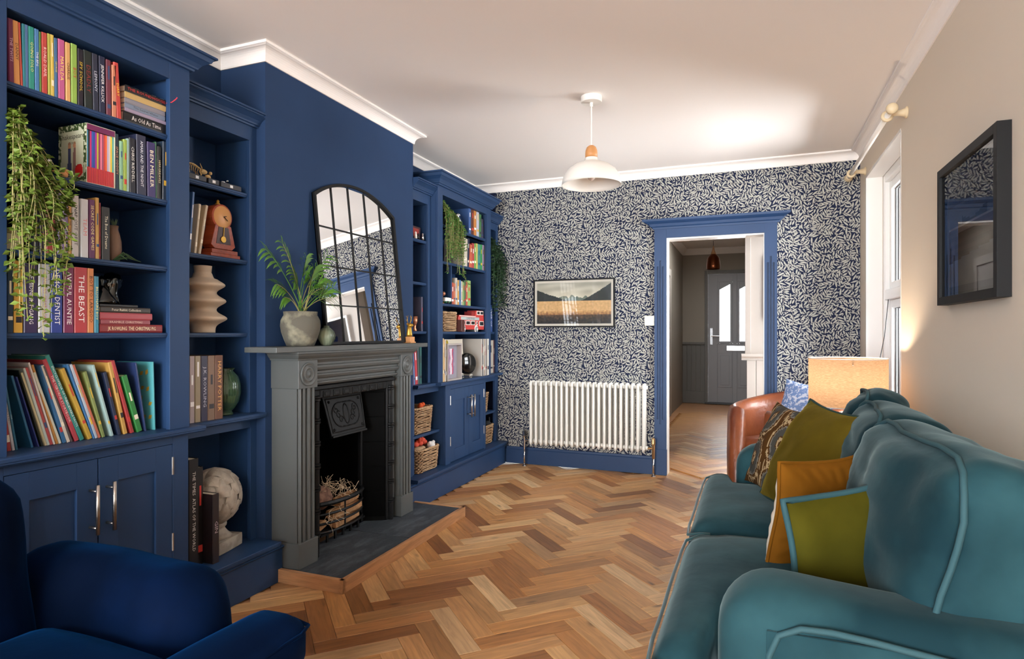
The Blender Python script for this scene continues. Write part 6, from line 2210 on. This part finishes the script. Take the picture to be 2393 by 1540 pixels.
# little shelf trinkets
o = MB().ball((-2.19, 1.332, 1.748), .018, 8, (1, .9, 1.1)).ball((-2.185, 1.338, 1.772), .011, 6).tube([(-2.19, 1.325, 1.76), (-2.18, 1.318, 1.785)], [.005, .002], 6).build('crystal_trinket', 'silver', smooth=False)
tag(o, 'small faceted silver trinket beside the trailing plant', 'ornament')
o = MB().ball((-2.19, 1.385, 1.741), .0135, 8, (1, 1.4, 1)).ball((-2.185, 1.398, 1.752), .008, 6).tube([(-2.19, 1.370, 1.742), (-2.19, 1.352, 1.746)], [.006, .002], 6).build('wooden_bird', 'beech', smooth=True)
tag(o, 'tiny brown wooden bird in front of the slipcase', 'ornament')
bx_ = thing('card_box', 'small cream card box half hidden by the trailing plant', 'box', (-2.24, 1.235, 1.4635))
MB().box(-2.29, -2.18, 1.2, 1.262, 1.4635, 1.515).build('box_body', flat('c9c3a8', .7), bx_, bevel=.002)
MB().box(-2.293, -2.177, 1.198, 1.265, 1.515, 1.53).build('lid', flat('8f8a6a', .7), bx_, bevel=.002)
wv = thing('wooden_vase', 'plain brown turned wooden vase at the far end of the shelf', 'vase', (-2.21, 1.577, 1.4635))
MB().lathe([(.020, 1.4635), (.022, 1.468), (.026, 1.485), (.029, 1.51), (.028, 1.54), (.022, 1.57), (.017, 1.585), (.019, 1.598), (.015, 1.598), (.012, 1.58)], 24, (-2.21, 1.577, 0)).build('vase_body', pm('walnut', '6a5240', .6, var=(16, '4a3628', .4, .65), scale3=(1, 1, .25)), wv, smooth=True)
mb = MB()
for k in range(7):
    w = k * .9
    leaf_quad(mb, Vector((-2.205, 1.577, 1.592)), Vector((math.cos(w) * .4, math.sin(w) * .4, 1)), Vector((1, 0, 0)), .035, .008)
mb.build('dried_sprig', 'leaf_dark', wv)
mb = MB()
for k, (yy, zz) in enumerate(((1.60, .020), (1.62, .030), (1.64, .026), (1.655, .014))):
    pts = [Vector((-2.19, 1.565, 1.468)), Vector((-2.175, (1.565 + yy) / 2, 1.468 + zz)), Vector((-2.165, yy, 1.466 + zz * .3))]
    mb.tube(pts, [.003, .004, .001], 5)
o = mb.build('strap_leaves', 'leaf_dark', wv)

# far shelves
for i, (y, z, mat, lab) in enumerate(((4.42, 2.0205, 'silver', 'small silver seahorse-like ornament beside the hanging pearls plant'),)):
    mb = MB().lathe([(.022, 0), (.024, .006), (.008, .012)], 14)
    pts = [Vector((0, .028 * math.sin(k / 11 * 5.2), .02 + .115 * k / 11)) for k in range(12)]
    mb.tube(pts, [.010, .013, .016, .018, .020, .020, .018, .016, .015, .017, .018, .010], 8)
    mb.tube([(0, .0, .13), (.0, .035, .125)], [.010, .003], 6)
    mb.xf(Matrix.Translation((-2.19, y, z)))
    o = mb.build('silver_ornament', mat, smooth=True); tag(o, lab, 'ornament')
o = thing('picture_box', 'dark red decorated tin on a shelf just past the chimney breast', 'box', (-2.27, 3.80, 1.8725))
MB().box(-2.33, -2.24, 3.75, 3.90, 1.8725, 1.965).build('tin_body', flat('3a1a1c'), o, bevel=.003)
MB().box(-2.2399, -2.239, 3.775, 3.875, 1.89, 1.95).build('label_print', flat('8a2a20'), o)
o = thing('figurine_set', 'pair of tiny black and white figurines beside the red tin', 'ornament', (-2.235, 3.86, 1.8725))
for k, (yy, hh, mt) in enumerate(((3.80, .05, 'white'), (3.835, .042, 'black_gloss'), (3.90, .055, 'silver'))):
    MB().lathe([(.011, 1.8725), (.009, 1.8725 + hh * .5), (.006, 1.8725 + hh * .62), (.008, 1.8725 + hh * .8), (.001, 1.8725 + hh)], 12, (-2.222, yy, 0)).build('figurine', mt, o, smooth=True)
o = MB().lathe([(.02, 1.2125), (.022, 1.218), (.014, 1.24), (.018, 1.262), (.026, 1.28), (.027, 1.318), (.022, 1.318)], 20, (-2.235, 3.80, 0)).build('copper_goblet', pm('copper_light', 'b0765a', .35, metal=1), smooth=True)
tag(o, 'small copper goblet in front of the violet grey hardback', 'ornament')
o = MB().tube([(-2.19, 4.13, 1.4235), (-2.19, 4.135, 1.46), (-2.188, 4.15, 1.485)], .004, 6).ball((-2.187, 4.155, 1.50), .016, 8, (1, 1.3, 1)).ball((-2.187, 4.12, 1.485), .011, 8).lathe([(.022, 1.4235), (.02, 1.43)], 12, (-2.19, 4.13, 0)).build('rose_ornament', pm('rose_metal', 'a06a50', .4, metal=.6), smooth=True)
tag(o, 'tiny bronze flower ornament left of the shelf divider', 'ornament')
o = thing('toy_van', 'small white and green toy van left of the shelf divider', 'toy', (-2.18, 4.19, 1.4235))
MB().soft((.05, .10, .035), (-2.185, 4.195, 1.455), .01, 4).build('van_body', flat('e0e0dc'), o, smooth=True)
MB().box(-2.212, -2.158, 4.15, 4.24, 1.43, 1.442).build('chassis', flat('2f6a44'), o)
for yy in (4.168, 4.222):
    MB().lathe([(.010, -.004), (.010, .004)], 14, (-2.156, yy, 1.4335), axis='x').build('wheel', 'black_plastic', o)

# toy bus
bs = thing('toy_bus', 'red wooden open-top toy bus with white window trims', 'toy', (-2.2, 4.66, 1.2095))
bz = 1.2095
xs0, xs1 = -2.265, -2.178
red = pm('toy_red', 'c0403c', .4); wt = flat('e8dcd4')
MB().prism([(4.40, bz + .018), (4.895, bz + .018), (4.900, bz + .06), (4.885, bz + .178), (4.872, bz + .182), (4.735, bz + .182), (4.722, bz + .136), (4.41, bz + .136), (4.40, bz + .12)], 'x', xs0, xs1).build('bus_body', red, bs, bevel=.004)
MB().box(xs1, xs1 + .002, 4.435, 4.79, bz + .098, bz + .122).build('side_panel', flat('a9b8b8'), bs)
text('LONDON BUS', bs, (xs1 + .0026, 4.62, bz + .110), (PI / 2, 0, PI / 2), .022, ink('20303a'), name='lettering', sx=1.15)
MB().box(xs1, xs1 + .0025, 4.41, 4.72, bz + .126, bz + .132).build('white_band', wt, bs)
for y0_, y1_, z0_, z1_ in ((4.455, 4.505, .062, .086), (4.535, 4.60, .062, .086), (4.63, 4.695, .062, .086), (4.80, 4.875, .055, .086), (4.748, 4.795, .150, .172), (4.815, 4.868, .150, .172)):
    MB().box(xs1, xs1 + .003, y0_ - .008, y1_ + .008, bz + z0_ - .006, bz + z1_ + .006).build('window_trim', wt, bs, bevel=.002)
    MB().box(xs1 + .003, xs1 + .0036, y0_, y1_, bz + z0_, bz + z1_).build('window_hole', 'black_plastic', bs)
MB().lathe([(.017, 0), (.017, .003)], 20, (xs1, 4.745, bz + .074), axis='x').build('porthole_trim', wt, bs)
MB().lathe([(.010, 0), (.010, .0036)], 20, (xs1, 4.745, bz + .074), axis='x').build('porthole', 'black_plastic', bs)
for yy in (4.485, 4.73):
    MB().lathe([(.034, 0), (.034, .0025)], 24, (xs1, yy, bz + .024), axis='x').build('wheel_arch', wt, bs)
    MB().lathe([(.022, -.08), (.022, .010), (.018, .012)], 24, (xs1, yy, bz + .022), axis='x').build('wheel', flat('8a9090'), bs)
    MB().lathe([(.009, .012), (.008, .0135)], 16, (xs1, yy, bz + .022), axis='x').build('hub', wt, bs)
MB().box(xs0 + .01, xs1 - .01, 4.66, 4.73, bz + .136, bz + .17).build('seat_block', pm('toy_red_dark', '8a2424', .5), bs)
o = MB().box(-2.19, -2.14, 4.375, 4.43, bz, bz + .095).build('dark_red_block', flat('4a201c'), bevel=.003)
tag(o, 'dark red block standing between the small basket and toy bus', 'box')

# ledge under the bus: framed photo, round clock, sleeve
def photo(u, v):
    s_ = math.sin(u * 34 + 3 * noise.noise(Vector((u * 4, v * 3, 0))))
    c_ = [(.86, .84, .88), (.70, .30, .40), (.50, .42, .55), (.80, .70, .74)][int((u * 7 + .6 * noise.noise(Vector((u * 3, v * 4, 1)))) % 4)]
    return tuple(x + .06 * s_ for x in c_)


t = thing('photo_frame', 'pale grey box frame with a pink and white photograph on the far ledge', 'picture frame', (-2.17, 4.26, ZR))
a0, a1, z0, z1 = 4.145, 4.39, ZR + .0005, ZR + .285
MB().box(-2.19, -2.145, a0, a0 + .012, z0, z1).box(-2.19, -2.145, a1 - .012, a1, z0, z1).box(-2.19, -2.145, a0 + .012, a1 - .012, z0, z0 + .012).box(-2.19, -2.145, a0 + .012, a1 - .012, z1 - .012, z1).build('frame', flat('a8a09c'), t, bevel=.001)
MB().box(-2.19, -2.185, a0 + .012, a1 - .012, z0 + .012, z1 - .012).build('mount', flat('8f8c96'), t)
o = print_panel('photograph', attr_mat('print_matt'), None, .135, .20, 30, 40, clampf(photo)); o.location = (-2.1845, 4.262, ZR + .045); o.rotation_euler = (0, 0, PI / 2); adopt(o, t)
t = thing('round_clock', 'black drum-shaped table ornament on a clear block', 'ornament', (-2.17, 4.60, ZR))
Mx = Matrix.Translation((-2.19, 4.57, ZR + .115)) @ Matrix.Rotation(R(-25), 4, 'Z')
mb = MB().lathe([(.085, -.02), (.088, .0), (.085, .02), (.07, .03), (.0005, .032)], 36, axis='x'); mb.xf(Mx); mb.build('drum', 'black_gloss', t, smooth=True)
mb = MB().lathe([(.0005, -.021), (.082, -.0205)], 36, axis='x', caps=False); mb.xf(Mx); mb.build('dial', flat('4a4644'), t)
MB().box(-2.22, -2.15, 4.54, 4.60, ZR + .0005, ZR + .03).build('glass_block', 'clear_glass', t, bevel=.002)
t = thing('record_sleeve', 'large cream record sleeve with yellow spots facing the room', 'record sleeve', (-2.25, 4.58, ZR))
mb = MB().box(-.002, .002, -.155, .155, 0, .315); mb.xf(Matrix.Translation((-2.285, 4.56, ZR + .0005)) @ Matrix.Rotation(R(-3), 4, 'Y')); mb.build('sleeve', flat('d6cdbc', .6), t)
for yy, zz, rr in ((4.42, .285, .026), (4.48, .21, .022)):
    mb = MB().lathe([(rr, 0), (rr, .0008)], 20, (0, 0, 0), axis='x'); mb.xf(Matrix.Translation((-2.2825 - zz * .052, yy, ZR + zz))); mb.build('printed_spot', flat('a8921c'), t)

# ================================================================ WICKER BASKETS
def basket(label, x0, x1, y0, y1, z0, z1, rows, seed, flare=.012, group='wicker baskets in the cabinets'):
    t = thing('wicker_basket', label, 'basket', ((x0 + x1) / 2, (y0 + y1) / 2, z0), 0, group)
    cx_, cy_ = (x0 + x1) / 2, (y0 + y1) / 2
    a, b_ = (x1 - x0) / 2, (y1 - y0) / 2
    wv_ = MB(); N = 72

    def P(k, h, o):
        w = 2 * PI * k / N
        c_, s_ = math.cos(w), math.sin(w)
        e_ = .28
        g = 1 - flare / min(a, b_) * (1 - h)
        px_ = (a * g - .004 + o) * math.copysign(abs(c_) ** e_, c_); py_ = (b_ * g - .004 + o) * math.copysign(abs(s_) ** e_, s_)
        return Vector((cx_ + px_, cy_ + py_, z0 + .003 + h * (z1 - z0 - .010)))
    for r in range(rows):
        h = (r + .5) / rows
        ph = PI * (r % 2)
        wv_.tube([P(k, h, .0055 * math.sin(k * PI / 3 + ph)) + Vector((0, 0, .0015 * math.sin(k * .7 + r * 2 + seed))) for k in range(N)], (z1 - z0) / rows * .37, 5, closed=True)
    o = wv_.build('weave', 'wicker', t, smooth=True); o['kind'] = 'stuff'
    sk_ = MB()
    for k in range(0, N, 3):
        sk_.tube([P(k, 0, 0), P(k, .98, 0)], .0028, 5)
    o = sk_.build('stakes', 'wicker_dark', t); o['kind'] = 'stuff'
    for j in range(2):
        rim = MB(); rim.tube([P(k, 1.0, .002 + .003 * math.sin(k * 1.05 + j * PI)) + Vector((0, 0, .004 * math.cos(k * 1.05 + j * PI))) for k in range(N)], .0055, 6, closed=True)
        rim.build('rim', 'wicker', t, smooth=True)
    MB().box(x0 + .014 + flare, x1 - .014 - flare, y0 + .014 + flare, y1 - .014 - flare, z0, z0 + .006).build('bottom', 'wicker_dark', t)
    return t


def toy(label, c, blobs, col, name='soft_toy'):
    mb = MB()
    for dx, dy, dz, r, sq in blobs:
        mb.ball((c[0] + dx, c[1] + dy, c[2] + dz), r, 8, sq)
    o = mb.build(name, flat(col, .8), smooth=True)
    return tag(o, label, 'toy')


basket('wicker basket on the shelf beside the fireplace', -2.45, -2.20, 3.75, 4.035, .4725, .665, 15, 1)
basket('wicker basket at floor level beside the fireplace', -2.44, -2.165, 3.76, 4.07, .2005, .372, 13, 2)
basket('wicker basket on the narrow corner shelf', -2.44, -2.22, 4.885, 5.115, .4875, .665, 14, 3)
basket('wicker basket at the bottom of the narrow corner unit', -2.44, -2.20, 4.88, 5.19, .2005, .37, 13, 4)
basket('small wicker basket beside the toy bus', -2.36, -2.17, 4.115, 4.37, 1.2095, 1.365, 12, 5, .004)
toy('orange and yellow toy block poking out of the shelf basket', (-2.27, 3.95, .655), ((0, 0, 0, .022, (1, 1.1, 1.4)), (.01, .018, .018, .016, (1, 1, 1))), 'd0501c', 'toy_block')
toy('yellow toy stick in the shelf basket by the fireplace', (-2.26, 3.775, .66), ((0, 0, 0, .03, (.25, .25, 1.1)),), 'd8b83a', 'toy_stick')
bl = [(.0, .03 * k - .05, .01 + .018 * (k % 2), .022, (1, 1.3, .9)) for k in range(5)] + [(.02, -.03, .045, .014, (1, .8, 1.8)), (.02, .0, .05, .013, (1, .8, 1.8)), (0, .06, .03, .013, (1, 1.6, 1))]
toy('coral orange soft toy spilling from the lower basket', (-2.25, 3.90, .385), bl, 'c84a34')
toy('white soft toy head resting on the lower basket', (-2.20, 3.985, .375), ((0, 0, 0, .030, (1, 1.1, .9)), (.005, .025, .018, .013, (1, 1, 1)), (0, -.02, .018, .012, (1, 1, 1))), 'd8d4d0')
toy('fawn soft toy lying over the rim of the lower basket', (-2.225, 3.84, .365), ((0, 0, 0, .032, (1, 1.9, .6)), (.01, .045, .005, .02, (1, 1.3, .7)), (.0, -.05, -.005, .018, (1, 1.4, .7))), 'a88a6a')
toy('white and green toy in the lowest corner basket', (-2.26, 5.0, .385), ((0, 0, 0, .03, (1, 1.3, 1)), (.01, .03, .035, .024, (1, 1.4, 1.2)), (.02, -.03, .01, .018, (1, 1, 1))), 'cfd4c0')
toy('black toy with a white handle in the lowest corner basket', (-2.24, 5.11, .375), ((0, 0, 0, .028, (1, 1.5, .9)), (.0, .04, .025, .02, (.4, .4, 1.6))), '1c1c1e')
